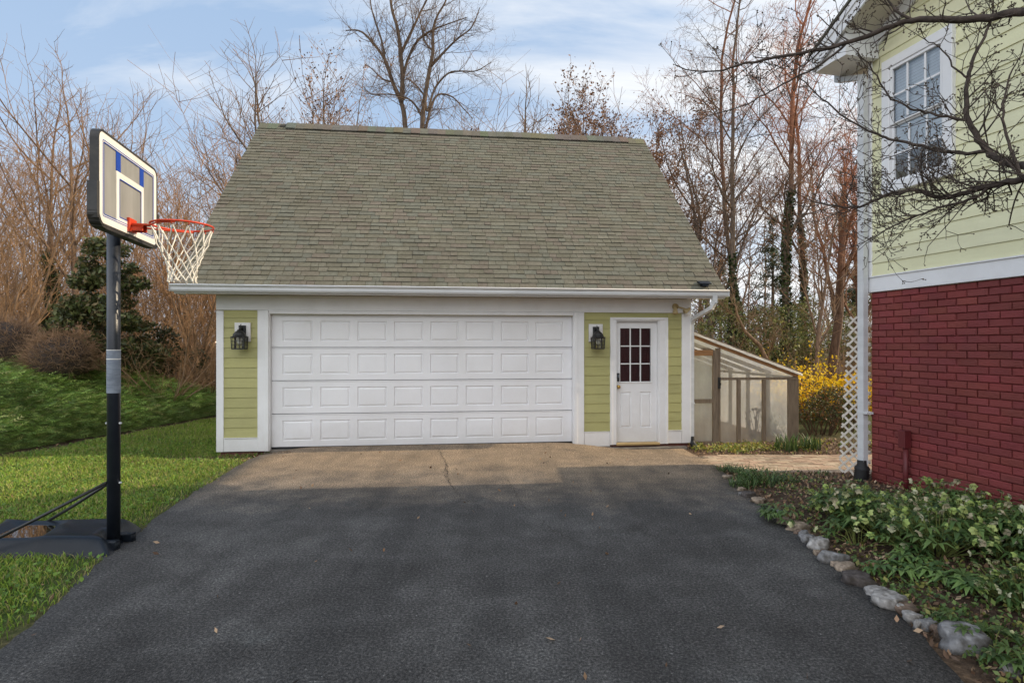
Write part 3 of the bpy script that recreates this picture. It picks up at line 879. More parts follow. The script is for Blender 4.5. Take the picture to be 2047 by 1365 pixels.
hx = 5.2
mb.add([(-EV - .03, -OV - .03, rk(-EV, .13)[1]), (hx, -OV - .03, rk(hx, .13)[1]), (hx, HW, rk(hx, .13)[1]), (-EV - .03, HW, rk(-EV, .13)[1]),
        (-EV - .03, -OV - .03, rk(-EV, .10)[1]), (hx, -OV - .03, rk(hx, .10)[1]), (hx, HW, rk(hx, .10)[1]), (-EV - .03, HW, rk(-EV, .10)[1])],
       [(0, 1, 2, 3), (7, 6, 5, 4), (0, 4, 5, 1), (3, 2, 6, 7), (0, 3, 7, 4)])
mb.add([(hx, -OV - .03, rk(hx, .13)[1]), (HL, -OV - .03, rk(hx, .13)[1] - PITCH * (HL - hx)), (HL, HW, rk(hx, .13)[1] - PITCH * (HL - hx)), (hx, HW, rk(hx, .13)[1])], [(0, 1, 2, 3)])
hr = mb.build('roof', M['shingle_plain'], HO)
mb = MB()


def rake_strip(mb, y0, y1, h0, h1, x0, x1):
    vs = []
    for x in (x0, x1):
        for y, h in ((y0, h0), (y1, h0), (y1, h1), (y0, h1)): vs.append((x, y, rk(x, h)[1]))
    mb.add(vs, [(0, 1, 2, 3), (7, 6, 5, 4), (0, 4, 5, 1), (1, 5, 6, 2), (2, 6, 7, 3), (3, 7, 4, 0)])


rake_strip(mb, -OV, -OV + .025, -.09, .0995, -EV, hx)
rake_strip(mb, -OV - .016, -OV - .001, .035, .098, -EV - .015, hx)
mb.box(-EV - .025, -EV, -OV + .0255, HW, 5.0, 5.19)                                # eave fascia
rake_strip(mb, -.02, .012, -.19, -.02, -.02, hx)                                  # frieze under the rake soffit
mb.box(-EV, -.001, -OV + .026, .0, 4.985, 5.0)                                     # boxed eave return floor
mb.add([(-EV + .0, -OV + .05, 5.0), (.12, -OV + .05, 5.0), (.12, -OV + .05, rk(.12, -.03)[1]), (-EV, -OV + .05, rk(-EV, -.03)[1])], [(0, 1, 2, 3)])
mb.add([(.12, -OV + .05, 5.0), (.12, .0, 5.0), (.12, .0, rk(.12, -.03)[1]), (.12, -OV + .05, rk(.12, -.03)[1])], [(0, 1, 2, 3)])
mb.box(0, .12, -OV + .05, 0, 4.985, 5.0)
mb.build('rake_board', M['white'], hr)
mb = MB(); rake_strip(mb, -OV + .026, .0, -.03, -.015, .0, hx); mb.box(-EV + .001, 0, .0, HW, 4.97, 4.984); mb.build('soffit', M['soffit'], hr)
mb = MB(); mb.bbox(-.02, .03, -.014, .05, 2.445, 5.0, .004); mb.box(-.03, -.005, .0, HW, 2.25, 5.0); mb.build('corner_board', M['white'], HO)
mb = MB(); gpp = [(-EV - .026, 5.06), (-EV - .09, 5.06), (-EV - .125, 5.12), (-EV - .125, 5.17), (-EV - .105, 5.17), (-EV - .026, 5.09)]
vs = [(a, -OV + .1, z) for a, z in gpp] + [(a, HW, z) for a, z in gpp]; k = len(gpp)
mb.add(vs, [(i, (i + 1) % k, k + (i + 1) % k, k + i) for i in range(k)] + [tuple(range(k)), tuple(range(2 * k - 1, k - 1, -1))])
mb.build('gutter', M['vinyl'], hr)
mb = MB()
rect_pipe(mb, [(-EV - .07, -.06, 5.07), (-EV - .07, -.06, 4.97), (-.06, -.065, 4.84), (-.04, -.065, 4.76)], .085, .06)
rect_pipe(mb, [(-.04, -.065, 4.78), (-.04, -.065, .20)], .09, .065)
mb.box(-.09, .06, -.103, -.012, .815, .84)
hd = mb.build('downspout', M['vinyl'], HO)
mb = MB(); mb.lathe([(.05, .26), (.055, .2), (.075, .18), (.085, .15)], 12, None, -.04, -.075); corrugated(mb, [(-.04, -.075, .16), (-.04, -.085, .06), (-.05, -.10, -.06)], .085, .022); mb.build('drain_hose', M['black_rubber'], hd)
mb = MB(); mb.bbox(.46, .545, -.085, .0, .50, .69, .006); cj = mb.build('junction_box', M['conduit'], HO)
mb = MB(); mb.tube([(.515, -.035, .49), (.515, -.035, -.08)], .026, 12); mb.box(.48, .55, -.062, -.005, .12, .14); mb.build('conduit_pipe', M['conduit'], cj)
# unseen blocks added behind the house, shaped to throw its long stepped shadow
hinv = Matrix.Translation(-CH); hinv = Matrix.Rotation(-hdir, 4, 'Z') @ hinv


def wprism(mb, pts, z0, z1, ztop=None):
    """prism on a world plan polygon, as house-local geometry"""
    n = len(pts); zt = ztop or [z1] * n
    vs = [hinv @ Vector((x, y, z0)) for x, y in pts] + [hinv @ Vector((p[0], p[1], z)) for p, z in zip(pts, zt)]
    mb.add(vs, [tuple(range(n)), tuple(range(n, 2 * n))] + [(i, (i + 1) % n, n + (i + 1) % n, n + i) for i in range(n)])


mb = MB(); wprism(mb, [(5.15, 7.16), (12, 7.3), (12, -3), (6.6, -3)], -.3, 0, [5.9, 5.9, 8.6, 8.6]); mb.build('rear_shadow_block', M['lime_pale'], HO)
mb = MB(); wprism(mb, [(5.30, 8.02), (8.5, 8.02), (8.5, 7.24), (5.30, 7.17)], -.3, 2.85); mb.build('shadow_step_block', M['white'], HO)

# lattice panel leaning at the far corner of the house
LAT = empty('lattice_panel', (4.215, 7.36, -.03), math.atan2(-.30, .27), 'cream diamond lattice panel narrowing upward beside the house downspout', 'lattice')


def clip(poly, a, b):
    """clip segment a-b to convex polygon (ccw)"""
    t0, t1 = 0.0, 1.0; d = (b[0] - a[0], b[1] - a[1])
    for i in range(len(poly)):
        p, q = poly[i], poly[(i + 1) % len(poly)]
        nx_, nz_ = -(q[1] - p[1]), q[0] - p[0]
        num = nx_ * (a[0] - p[0]) + nz_ * (a[1] - p[1]); den = nx_ * d[0] + nz_ * d[1]
        if abs(den) < 1e-9:
            if num < 0: return None
            continue
        t = -num / den
        if den > 0: t0 = max(t0, t)
        else: t1 = min(t1, t)
    if t0 >= t1: return None
    return [(a[0] + d[0] * t, a[1] + d[1] * t) for t in (t0, t1)]


mb = MB(); poly = [(0, .04), (.36, -.02), (.36, 2.02), (.12, 2.02)]
cw, ch = .113, .122
for sgn in (1, -1):
    for k in range(-14, 36):
        z0 = k * ch / 1.0
        a = (-.3, z0 if sgn > 0 else z0 - .2); b = (.9, a[1] + sgn * 1.2 * ch / cw)
        c = clip(poly, a, b)
        if c and math.dist(c[0], c[1]) > .06:
            y = 0 if sgn > 0 else .009
            mb.beam((c[0][0], y, c[0][1]), (c[1][0], y, c[1][1]), .0085, .024)
mb.build('lattice_slat', M['lattice'], LAT)

# ------------------------------------------------------------------ greenhouse against the garage side
g0 = OG + UG * 7.03 + VG * .28
GH = empty('greenhouse', (g0.x, g0.y, -.16), a65, 'lean-to greenhouse of weathered timber and hazy plastic film beside the garage', 'greenhouse')
gw, gd, zt0, zt1 = 2.08, 3.2, 2.02, 1.27


def zroof(x): return zt0 + (zt1 - zt0) * x / gw


mb = MB(); mb.beam((.56, .02, .0), (.56, .02, zroof(.56) - .08), .075, .05); mb.build('post', M['wood'], GH)
for x in (.95, 1.43):
    mb = MB(); mb.beam((x, .02, .0), (x, .02, 1.165), .06, .05); mb.build('post', M['wood'], GH)
mb = MB(); mb.beam((gw - .09, .02, .0), (gw - .09, .02, 1.165), .20, .04); mb.build('post', M['wood'], GH)
for y in (.9, 1.65, 2.4, gd):
    for x in ((gw - .05,) if y < gd else (.45, .95, 1.45, gw - .05)):
        mb = MB(); mb.beam((x, y, .0), (x, y, zroof(x) - .06), .05, .07); mb.build('post', M['wood'], GH)
mb = MB(); mb.beam((.60, .02, 1.19), (gw, .02, 1.19), .045, .045); mb.beam((gw - .05, .05, 1.20), (gw - .05, gd, 1.20), .05, .05); mb.beam((.4, gd, 1.19), (gw - .1, gd, 1.19), .05, .05); mb.build('rail', M['wood'], GH)
for y in (.02, .9, 1.65, 2.4, gd):
    mb = MB(); mb.beam((.0, y, zroof(0) - .03), (gw, y, zroof(gw) - .03), .045, .07); mb.build('rafter', M['wood_new'] if y < .1 else M['wood'], GH)
dr = MB(); dr.beam((.49, -.02, .02), (.49, -.02, 1.70), .095, .035); dr.beam((.045, -.02, .02), (.045, -.02, 1.70), .07, .035)
for z, w in ((.05, .08), (.80, .07)): dr.beam((.081, -.02, z), (.442, -.02, z), .034, w)
gdr = dr.build('door', M['wood'], GH)
mb = MB(); mb.beam((.081, -.021, 1.655), (.442, -.021, 1.655), .034, .10); mb.build('top_rail', M['wood_new'], gdr)
mb = MB(); mb.box(.06, .50, .0, .004, .05, 1.69); mb.build('door_film', M['film'], gdr)
mb = MB(); mb.box(.53, .58, -.05, -.041, 1.02, 1.22); mb.tube([(.555, -.05, 1.13), (.57, -.075, 1.12), (.58, -.05, 1.08)], .006, 6); mb.build('latch', M['black_metal'], gdr)


def film(mb, pts, nu=16, nv=8, amp=.012, sd=0):
    a, b, c, d = [Vector(p) for p in pts]; nrm = (b - a).cross(d - a).normalized()
    vs = []; fs = []
    for i in range(nu + 1):
        for j in range(nv + 1):
            u, v = i / nu, j / nv
            p = a.lerp(b, u).lerp(d.lerp(c, u), v)
            w = math.sin(math.pi * u) ** .5 * math.sin(math.pi * v) ** .5 if 0 < i < nu and 0 < j < nv else 0
            vs.append(p + nrm * amp * w * mnoise.noise((u * 4 + sd, v * 3, sd)))
    for i in range(nu):
        for j in range(nv):
            q = i * (nv + 1) + j; fs.append((q, q + nv + 1, q + nv + 2, q + 1))
    mb.add(vs, fs, True)


mb = MB(); film(mb, [(.60, .050, .0), (gw, .050, .0), (gw, .050, 1.19), (.60, .050, 1.19)], sd=1); film(mb, [(.60, .051, 1.191), (gw, .051, 1.191), (gw, .051, zroof(gw) + .0), (.60, .051, zroof(.6))], sd=2)
film(mb, [(.0, .052, 1.74), (.53, .052, 1.74), (.53, .052, zroof(.53)), (.0, .052, zroof(0))], 8, 4, sd=5)
film(mb, [(gw + .004, .052, .0), (gw + .004, gd, .0), (gw + .004, gd, zroof(gw)), (gw + .004, .052, zroof(gw))], sd=3)
film(mb, [(0, gd + .04, .0), (gw, gd + .04, .0), (gw, gd + .04, zroof(gw)), (0, gd + .04, zroof(0))], sd=4); mb.build('wall_film', M['film'], GH)
mb = MB(); film(mb, [(-.0, -.04, zroof(0) + .015), (gw + .06, -.04, zroof(gw + .06) + .015), (gw + .06, gd + .08, zroof(gw + .06) + .015), (0, gd + .08, zroof(0) + .015)], 14, 16, .02, 7); mb.build('roof_film', M['film'], GH)
mb = MB()                                                     # film gathered and battened along the front rafter
for q in range(3):
    mb.tube([(x, -.03 - .012 * q, zroof(x) + .02 - .016 * q + .010 * mnoise.noise((x * 5, q, 0))) for x in np.linspace(0, gw + .05, 24)], .010, 6)
mb.build('film_hem', surf('gathered_film', (.72, .70, .66), (.58, .56, .52), 12, .4), GH)
mb = MB(); mb.beam((.0, -.055, zroof(0) + .04), (gw + .06, -.055, zroof(gw + .06) + .04), .012, .018); mb.build('batten', M['wood'], GH)
mb = MB()
for i in range(16):
    b = Vector((1.52 + random.uniform(-.12, .16), .45 + random.uniform(-.1, .1), 0)); tp = b + Vector((random.uniform(-.12, .12), random.uniform(-.1, .1), random.uniform(.35, .62)))
    mb.tube([b, b.lerp(tp, .5) + Vector((random.uniform(-.03, .03), 0, 0)), tp], [.008, .007, .006], 5)
    mb.lathe([(.001, -.03), (.022, -.02), (.03, .01), (.001, .03)], 6, Matrix.Translation(tp))
o = mb.build('dried_flower_plant', surf('dry_seedhead', (.10, .055, .04), (.06, .03, .025), 9, .9)); o.location = GH.location; o.rotation_euler = GH.rotation_euler
tag(o, 'dead brown seed head plant standing inside the greenhouse behind the film', 'plant')

# ------------------------------------------------------------------ basketball hoop
PB = Vector((-3.22, 4.61, 0))
BH = empty('basketball_hoop', PB, 0, 'portable basketball hoop with black base and pole on the lawn beside the driveway', 'basketball hoop')
nb = Vector((.977, .213, 0)); wb = Vector((-.213, .977, 0))   # board normal, board width direction (near to far)
mb = MB(); mb.tube([(0, 0, .015), (0, 0, 2.9)], .047, 20); pole = mb.build('pole', M['pole'], BH)
mb = MB(); mb.tube([(0, 0, 1.245), (0, 0, 1.44), (0, 0, 1.59)], .0485, 20, False); mb.build('sticker', M['grey_label'], pole)
for za, zb in ((1.515, 1.523), (1.588, 1.594)):
    mb = MB(); mb.tube([(0, 0, za), (0, 0, zb)], .0492, 20, False); mb.build('sticker_stripe', M['board_white'], pole)
for zz in (1.0, .52):
    mb = MB(); mb.tube([(-.062, .0, zz), (.062, 0, zz)], .009, 8); mb.build('bolt', M['vinyl'], pole)
# base: moulded tank, long axis to the left
mb = MB(); nu, nv = 60, 40; bl, bw = 1.24, .70
for i in range(nu + 1):
    for j in range(nv + 1):
        u = i / nu; v = j / nv * 2 - 1
        y = v * bw / 2; x = .07 - u * bl - .28 * (y + .10)
        taper = 1 - .06 * u
        ex = min(u * bl, (1 - u) * bl); ey = (1 - abs(v)) * bw / 2
        e = min(ex, ey) / .17; e = min(1, max(0, e)); prof = math.sin(e * math.pi / 2) ** .85
        z = .128 * prof
        z -= .055 * math.exp(-((u - .66) / .17) ** 4) * math.exp(-(v / .62) ** 4)     # puddle basin
        z += .018 * math.exp(-((abs(v) - .72) / .12) ** 2) * prof * (1 - math.exp(-(u / .1) ** 2))
        notch = math.exp(-((u * bl - .06) / .10) ** 4) * math.exp(-((v + .28) / .24) ** 4); z *= 1 - .6 * notch
        if 0 < i < nu and 0 < j < nv: z += .006 * mnoise.noise((x * 4, y * 6, 2))
        mb.v.append((x, y * taper + .10, z))
for i in range(nu):
    for j in range(nv):
        q = i * (nv + 1) + j; mb.f.append((q, q + 1, q + nv + 2, q + nv + 1)); mb.sm.append(True)
base = mb.build('base', M['black_plastic'], BH)
for s in (-1, 1):
    mb = MB(); mb.bbox(-.01, .10, s * .095 - .026, s * .095 + .026, .012, .085, .01); mb.tube([(.065, s * .095 - .022, .048), (.065, s * .095 + .022, .048)], .040, 14); mb.build('wheel', M['black_plastic'], base)
mb = MB(); n = 40
pts = [(-.76 + .26 * math.cos(2 * math.pi * i / n) * (1 + .08 * math.sin(5 * i)), .10 + .225 * math.sin(2 * math.pi * i / n) * (1 + .06 * math.cos(3 * i)), .094) for i in range(n)]
mb.add(pts, [tuple(range(n))]); mb.build('rain_puddle', M['water'], base)
for s in (-1, 1):
    mb = MB(); mb.tube([(-.03, s * .035, .53), (-.50, .03 + s * .20, .27), (-.95, .05 + s * .335, .03)], .0125, 10); mb.build('brace', M['black_metal'], BH)
# backboard: built in (n, w, z) coordinates
BC = nb * .115 + Vector((0, 0, 2.86)); BWD, BHT = 1.08, .70
bm = Matrix(((wb.x, -nb.x, 0, BC.x), (wb.y, -nb.y, 0, BC.y), (0, 0, 1, BC.z), (0, 0, 0, 1)))   # local x = width (near to far), -y = front


def rrect(w, h, r, n=6):
    out = []
    for cx_, cz_, a0 in ((w / 2 - r, h / 2 - r, 0), (-w / 2 + r, h / 2 - r, 90), (-w / 2 + r, -h / 2 + r, 180), (w / 2 - r, -h / 2 + r, 270)):
        for i in range(n + 1):
            a = R(a0 + 90 * i / n); out.append((cx_ + r * math.cos(a), cz_ + r * math.sin(a)))
    return out


def slab(mb, outer, y0, y1, hole=None, m=None):
    n = len(outer); vs = [Vector((x, y0, z)) for x, z in outer] + [Vector((x, y1, z)) for x, z in outer]
    fs = [(i, (i + 1) % n, n + (i + 1) % n, n + i) for i in range(n)]
    if hole is None: fs += [tuple(range(n)), tuple(range(n, 2 * n))]
    else:
        vs += [Vector((x, y0, z)) for x, z in hole] + [Vector((x, y1, z)) for x, z in hole]
        for i in range(n):
            i2 = (i + 1) % n
            fs += [(i, i2, 2 * n + i2, 2 * n + i), (n + i, n + i2, 3 * n + i2, 3 * n + i), (2 * n + i, 2 * n + i2, 3 * n + i2, 3 * n + i)]
    if m is not None: vs = [m @ p for p in vs]
    mb.add(vs, fs)


mb = MB(); slab(mb, rrect(BWD, BHT, .075), -.012, .045, rrect(BWD - .03, BHT - .03, .062), bm)
slab(mb, [(x, z) for x, z in rrect(BWD + .035, .26, .085)], -.018, .060, rrect(BWD - .028, .20, .06), bm @ Matrix.Translation((0, 0, -BHT / 2 + .10))) if False else None
board = mb.build('backboard', M['board_edge'], BH)
mb = MB()                                                     # padded lower guard on the bottom corners
pts = [(-BWD / 2 - .008, -.06), (-BWD / 2 - .008, -BHT / 2 + .08)] + [(-BWD / 2 + .085 + .093 * math.cos(R(a)), -BHT / 2 + .085 + .093 * math.sin(R(a))) for a in (200, 225, 250)] + [(-BWD / 2 + .10, -BHT / 2 - .010), (0, -BHT / 2 - .010), (BWD / 2 - .10, -BHT / 2 - .010)] + [(BWD / 2 - .085 + .093 * math.cos(R(a)), -BHT / 2 + .085 + .093 * math.sin(R(a))) for a in (290, 315, 340)] + [(BWD / 2 + .008, -BHT / 2 + .08), (BWD / 2 + .008, -.06)]
for (a, b) in zip(pts[:-1], pts[1:]):
    A = bm @ Vector((a[0], .017, a[1])); B = bm @ Vector((b[0], .017, b[1])); e = (B - A).normalized() * .012
    mb.beam(A - e, B + e, .074, .024) if abs(a[1] - b[1]) < .05 else mb.beam(A - e, B + e, .024, .074) if False else mb.beam(A - e, B + e, .074, .026)
mb.build('edge_guard', M['board_edge'], board)
mb = MB(); slab(mb, rrect(BWD - .026, BHT - .026, .06), -.004, .012, None, bm); mb.build('board_panel', M['board_panel'], board)
mb = MB(); slab(mb, rrect(BWD - .03, BHT - .03, .058), -.008, -.0042, rrect(BWD - .17, BHT - .16, .012), bm)
slab(mb, rrect(.50, .40, .01), -.009, -.0042, rrect(.40, .30, .008), bm @ Matrix.Translation((0, 0, -.085)))
mb.build('white_border', M['board_white'], board)
mb = MB()
for w, h, dz in ((BWD - .145, BHT - .135, 0), (BWD - .175, BHT - .165, 0)):
    slab(mb, rrect(w, h, .014), -.0096, -.0083, rrect(w - .012, h - .012, .01), bm @ Matrix.Translation((0, 0, dz)))
slab(mb, rrect(.405, .305, .008), -.0106, -.0093, rrect(.39, .29, .006), bm @ Matrix.Translation((0, 0, -.085)))
for x in (-.215, .215): slab(mb, rrect(.075, .150, .002), -.0085, -.0043, None, bm @ Matrix.Translation((x, 0, .192)))
mb.build('blue_marking', M['board_blue'], board)
# rim
RC = nb * .505 + Vector((0, 0, 2.615)); rr = .2286
mb = MB(); mb.tube([RC + Vector((rr * math.cos(a), rr * math.sin(a), 0)) for a in np.linspace(0, 2 * math.pi, 48, endpoint=False)], .0085, 8, closed=True)
side = wb
for s in (-1, 1):
    mb.tube([nb * .14 + side * s * .045 + Vector((0, 0, 2.60)), nb * .30 + side * s * .10 + Vector((0, 0, 2.595)), RC + side * s * .19 - nb * .12 + Vector((0, 0, -.012)), RC + side * s * .227 + nb * .02 + Vector((0, 0, -.010))], .007, 8)
for k in range(12):
    a = 2 * math.pi * k / 12 + .2; d = Vector((math.cos(a), math.sin(a), 0))
    mb.tube([RC + d * rr, RC + d * (rr + .004) + Vector((0, 0, -.022)), RC + d * (rr - .012) + Vector((0, 0, -.026))], .004, 5)
rim = mb.build('rim', M['rim'], BH)
mb = MB(); m2 = Matrix(((wb.x, -nb.x, 0, nb.x * .128), (wb.y, -nb.y, 0, nb.y * .128), (0, 0, 1, 2.60), (0, 0, 0, 1)))
mb.bbox(-.065, .065, -.016, .006, -.055, .055, .004, m2); mb.bbox(-.04, .04, -.13, -.0165, .008, .016, .002, m2); mb.bbox(-.045, -.035, -.10, -.0165, -.045, .0075, .002, m2); mb.bbox(.035, .045, -.10, -.0165, -.045, .0075, .002, m2)
mb.build('rim_bracket', M['rim'], rim)
mb = MB(); K = 12; zs = [-.026, -.16, -.245, -.31, -.365, -.415, -.46]; rs_ = [.222, .185, .148, .124, .108, .100, .104]
def nd(k, l): a = 2 * math.pi * (k + (.5 if l % 2 else 0)) / K + .2; j = .006; return RC + Vector((rs_[l] * math.cos(a) + random.uniform(-j, j), rs_[l] * math.sin(a) + random.uniform(-j, j), zs[l] + random.uniform(-j, j)))
nodes = [[nd(k, l) for k in range(K)] for l in range(len(zs))]
for l in range(len(zs) - 1):
    for k in range(K):
        k2 = (k + 1) % K if l % 2 else (k - 1) % K
        for q in (k, k2):
            a, b = nodes[l][k], nodes[l + 1][q]; mid = a.lerp(b, .5) + Vector((0, 0, -.008)) - (a.lerp(b, .5) - RC) * .03 * (1, 1, 0)[0]
            mb.tube([a, mid, b], .0048 if l else .0055, 5, False)
for l in range(1, len(zs)):
    for k in range(K): mb.lathe([(.001, -.009), (.009, 0), (.001, .009)], 6, Matrix.Translation(nodes[l][k]))
mb.build('net', M['net'], BH)


# ------------------------------------------------------------------ bare trees
def seg_mesh(name, segs, mat, parent, k=3, tint=(1, 1, 1), tintfn=None):
    A = np.array([(s[0].x, s[0].y, s[0].z, s[1].x, s[1].y, s[1].z, s[2], s[3]) for s in segs], dtype=np.float64)
    P0, P1, R0, R1 = A[:, :3], A[:, 3:6], A[:, 6], A[:, 7]
    D = P1 - P0; D /= np.linalg.norm(D, axis=1, keepdims=True) + 1e-9
    P1 = P1 + D * (R1 * .25)[:, None]
    ref = np.where(np.abs(D[:, 2:3]) < .9, np.array([[0, 0, 1.]]), np.array([[1., 0, 0]]))
    U = np.cross(D, ref); U /= np.linalg.norm(U, axis=1, keepdims=True) + 1e-9
    W = np.cross(D, U); n = len(A); V = np.zeros((n, 2 * k, 3))
    for j in range(k):
        a = 2 * math.pi * j / k; o = U * math.cos(a) + W * math.sin(a)
        V[:, j] = P0 + o * R0[:, None]; V[:, k + j] = P1 + o * R1[:, None]
    Fq = []
    b = np.arange(n)[:, None] * 2 * k
    for j in range(k):
        j2 = (j + 1) % k
        Fq.append(np.concatenate([b + j, b + j2, b + k + j2, b + k + j], 1))
    Fq = np.concatenate(Fq, 0)
    V = V.reshape(-1, 3)
    col = np.tile(np.array(tint, float), (len(V), 1))
    if tintfn is not None: col = tintfn(V, col)
    return np_mesh(name, V, Fq, mat, parent, col, smooth=True)


def rnd_perp(d):
    while True:
        v = Vector((random.gauss(0, 1), random.gauss(0, 1), random.gauss(0, 1)))
        v = v - d * v.dot(d)
        if v.length > .1: return v.normalized()


def grow(out, p, d, length, r, lv, P):
    n = P['n'][lv]; st = length / n; d = d.normalized(); rend = r * P['taper'][lv]
    nodes = []
    for i in range(n):
        d = (d + rnd_perp(d) * random.uniform(0, P['wob'][lv]) + Vector((0, 0, P['up'][lv]))).normalized()
        q = p + d * st; r0 = r + (rend - r) * i / n; r1 = r + (rend - r) * (i + 1) / n
        out.append((p, q, r0, r1, lv)); nodes.append((q, d.copy(), r1, (i + 1) / n)); p = q
    if lv + 1 >= len(P['n']): return
    kids = P['kids'][lv]; lo = P['lo'][lv]; phase = random.random() * 6.28
    for c in range(kids):
        f = lo + (1 - lo) * (c + random.random() * .9) / kids
        i = min(n - 1, int(f * n)); q, dd, rr, fr = nodes[i]
        if i: q = nodes[i - 1][0].lerp(q, random.random())
        ang = R(P['ang'][lv] * random.uniform(.7, 1.3)); phase += 2.4 + random.uniform(-.5, .5)
        u = dd.orthogonal().normalized(); v = dd.cross(u)
        side = u * math.cos(phase) + v * math.sin(phase)
        nd_ = dd * math.cos(ang) + side * math.sin(ang)
        ln = length * P['lr'][lv] * (1.15 - P['fall'][lv] * f) * random.uniform(.65, 1.25)
        grow(out, q, nd_, ln, max(P['rmin'], min(rr * .8, r * P['rr'][lv] * (1.1 - .5 * f))), lv + 1, P)
    if P.get('lead', True) and lv < 2:
        q, dd, rr, fr = nodes[-1]
        grow(out, q, dd, length * .35, max(P['rmin'], rr), lv + 1, P)


TALL = dict(n=[14, 7, 6, 5, 3], taper=[.42, .35, .4, .5, .6], wob=[.10, .28, .38, .42, .4], up=[.03, .07, .05, .04, .02], kids=[15, 7, 6, 4], lo=[.38, .2, .2, .2],
            ang=[48, 46, 48, 45], lr=[.27, .46, .50, .55], fall=[.45, .4, .4, .3], rr=[.36, .5, .5, .6], rmin=.0045)
FORK = dict(n=[9, 9, 7, 6, 3], taper=[.62, .3, .4, .5, .6], wob=[.10, .22, .32, .42, .4], up=[.03, .09, .05, .05, .02], kids=[6, 9, 7, 5], lo=[.40, .15, .15, .2],
            ang=[23, 36, 46, 45], lr=[.80, .34, .46, .5], fall=[.25, .35, .4, .3], rr=[.60, .42, .5, .6], rmin=.0048)
VASE = dict(n=[3, 10, 7, 5, 3], taper=[.8, .25, .4, .5, .6], wob=[.1, .17, .25, .3, .35], up=[.02, .05, .07, .06, .04], kids=[9, 9, 6, 4], lo=[.3, .22, .2, .2],
            ang=[30, 27, 32, 36], lr=[3.2, .42, .5, .5], fall=[.1, .35, .3, .3], rr=[.55, .42, .5, .6], rmin=.0055, lead=False)
AIRY = dict(n=[10, 9, 7, 5], taper=[.4, .3, .4, .5], wob=[.14, .17, .26, .35], up=[.03, .06, .06, .04], kids=[8, 8, 6], lo=[.3, .2, .2],
            ang=[40, 38, 42], lr=[.58, .42, .5], fall=[.35, .35, .3], rr=[.5, .45, .5], rmin=.0050)
SHRUB = dict(n=[2, 8, 6, 4], taper=[.8, .25, .4, .5], wob=[.1, .22, .3, .35], up=[.0, .03, .04, .02], kids=[10, 7, 6], lo=[.1, .15, .2],
             ang=[42, 34, 40], lr=[4.5, .45, .5], fall=[.1, .3, .3], rr=[.55, .45, .5], rmin=.004, lead=False)
CACHE = {}


def quads_at(Cn, size, col, aspect=.5, nrm=None, fold=True):
    """leaf shaped quads (diamond) with random attitude"""
    n = len(Cn); a = RNG.normal(size=(n, 3)); a /= np.linalg.norm(a, axis=1, keepdims=True)
    if nrm is None: b = RNG.normal(size=(n, 3))
    else: b = np.cross(a, nrm + RNG.normal(size=(n, 3)) * .5)
    b -= a * np.sum(a * b, 1, keepdims=True); b /= np.linalg.norm(b, axis=1, keepdims=True) + 1e-9
    s = np.asarray(size).reshape(-1, 1) * np.ones((n, 1))
    V = np.stack([Cn - a * s, Cn + b * s * aspect, Cn + a * s, Cn - b * s * aspect], 1).reshape(-1, 3)
    Fq = np.arange(4 * n).reshape(n, 4)
    return V, Fq, np.repeat(col, 4, 0)


def pick(cols, n, lo=.7, hi=1.25):
    c = np.array(cols)[RNG.integers(0, len(cols), n)]
    return c * RNG.uniform(lo, hi, (n, 1))


def make_tree(kind, P, height, r, seed, leaves=None, tint=(1, 1, 1), twtint=(1, 1, 1), lean=(0, 0), stems=1, ivy=0, tintfn=None):
    """trunk mesh (trunk + limbs) and crown mesh (branches and twigs, clinging leaves)"""
    key = (kind, seed)
    if key in CACHE: return CACHE[key]
    random.seed(seed); segs = []
    for sidx in range(stems):
        off = Vector((0, 0, 0)) if stems == 1 else Vector((.45 * (sidx - (stems - 1) / 2), random.uniform(-.2, .2), 0)) * (height / 14)
        d0 = Vector((lean[0] + (0 if stems == 1 else (sidx - (stems - 1) / 2) * .10), lean[1], 1))
        f = .62 if P in (FORK,) else (.16 if P is VASE else (.12 if P is SHRUB else .80))
        grow(segs, off + Vector((0, 0, -.25)), d0, height * f, r, 0, P)
    zt = max(s[1].z for s in segs); k = height / zt
    segs = [(s[0] * k, s[1] * k, s[2], s[3], s[4]) for s in segs]
    thick = [s for s in segs if s[4] <= 1]; fine = [s for s in segs if s[4] > 1]
    t = seg_mesh('trunk', thick, M['bark'], None, 7, tint, tintfn); c = seg_mesh('crown', fine, M['twig'], None, 3, twtint, tintfn)
    parts = [t, c]
    if leaves:
        cols, n, size = leaves
        tips = np.array([tuple(s[1]) for s in fine if s[4] >= len(P['n']) - 2])
        Cn = tips[RNG.integers(0, len(tips), n)] + RNG.normal(size=(n, 3)) * .06
        V, Fq, cc = quads_at(Cn, RNG.uniform(.5, 1.2, n) * size, pick(cols, n))
        parts.append(np_mesh('clinging_leaves', V, Fq, M['litter'], None, cc))
    if ivy:
        st = [s for s in segs if s[4] == 0 and s[1].z < ivy]
        L = []
        for s in st:
            m = int(260 * (s[1] - s[0]).length)
            for _ in range(m):
                q = s[0].lerp(s[1], random.random()); a = random.uniform(0, 6.28); rad = s[2] * random.uniform(.95, 1.3) + abs(random.gauss(0, .09)) * max(.25, 1 - q.z / ivy)
                L.append((q.x + rad * math.cos(a), q.y + rad * math.sin(a), q.z))
        L = np.array(L); V, Fq, cc = quads_at(L, RNG.uniform(.035, .07, len(L)), pick([(.030, .050, .016), (.045, .075, .020), (.07, .095, .03), (.02, .033, .012)], len(L)), .8)
        parts.append(np_mesh('ivy', V, Fq, M['leaf'], None, cc))
    CACHE[key] = parts
    return parts


USED = set()


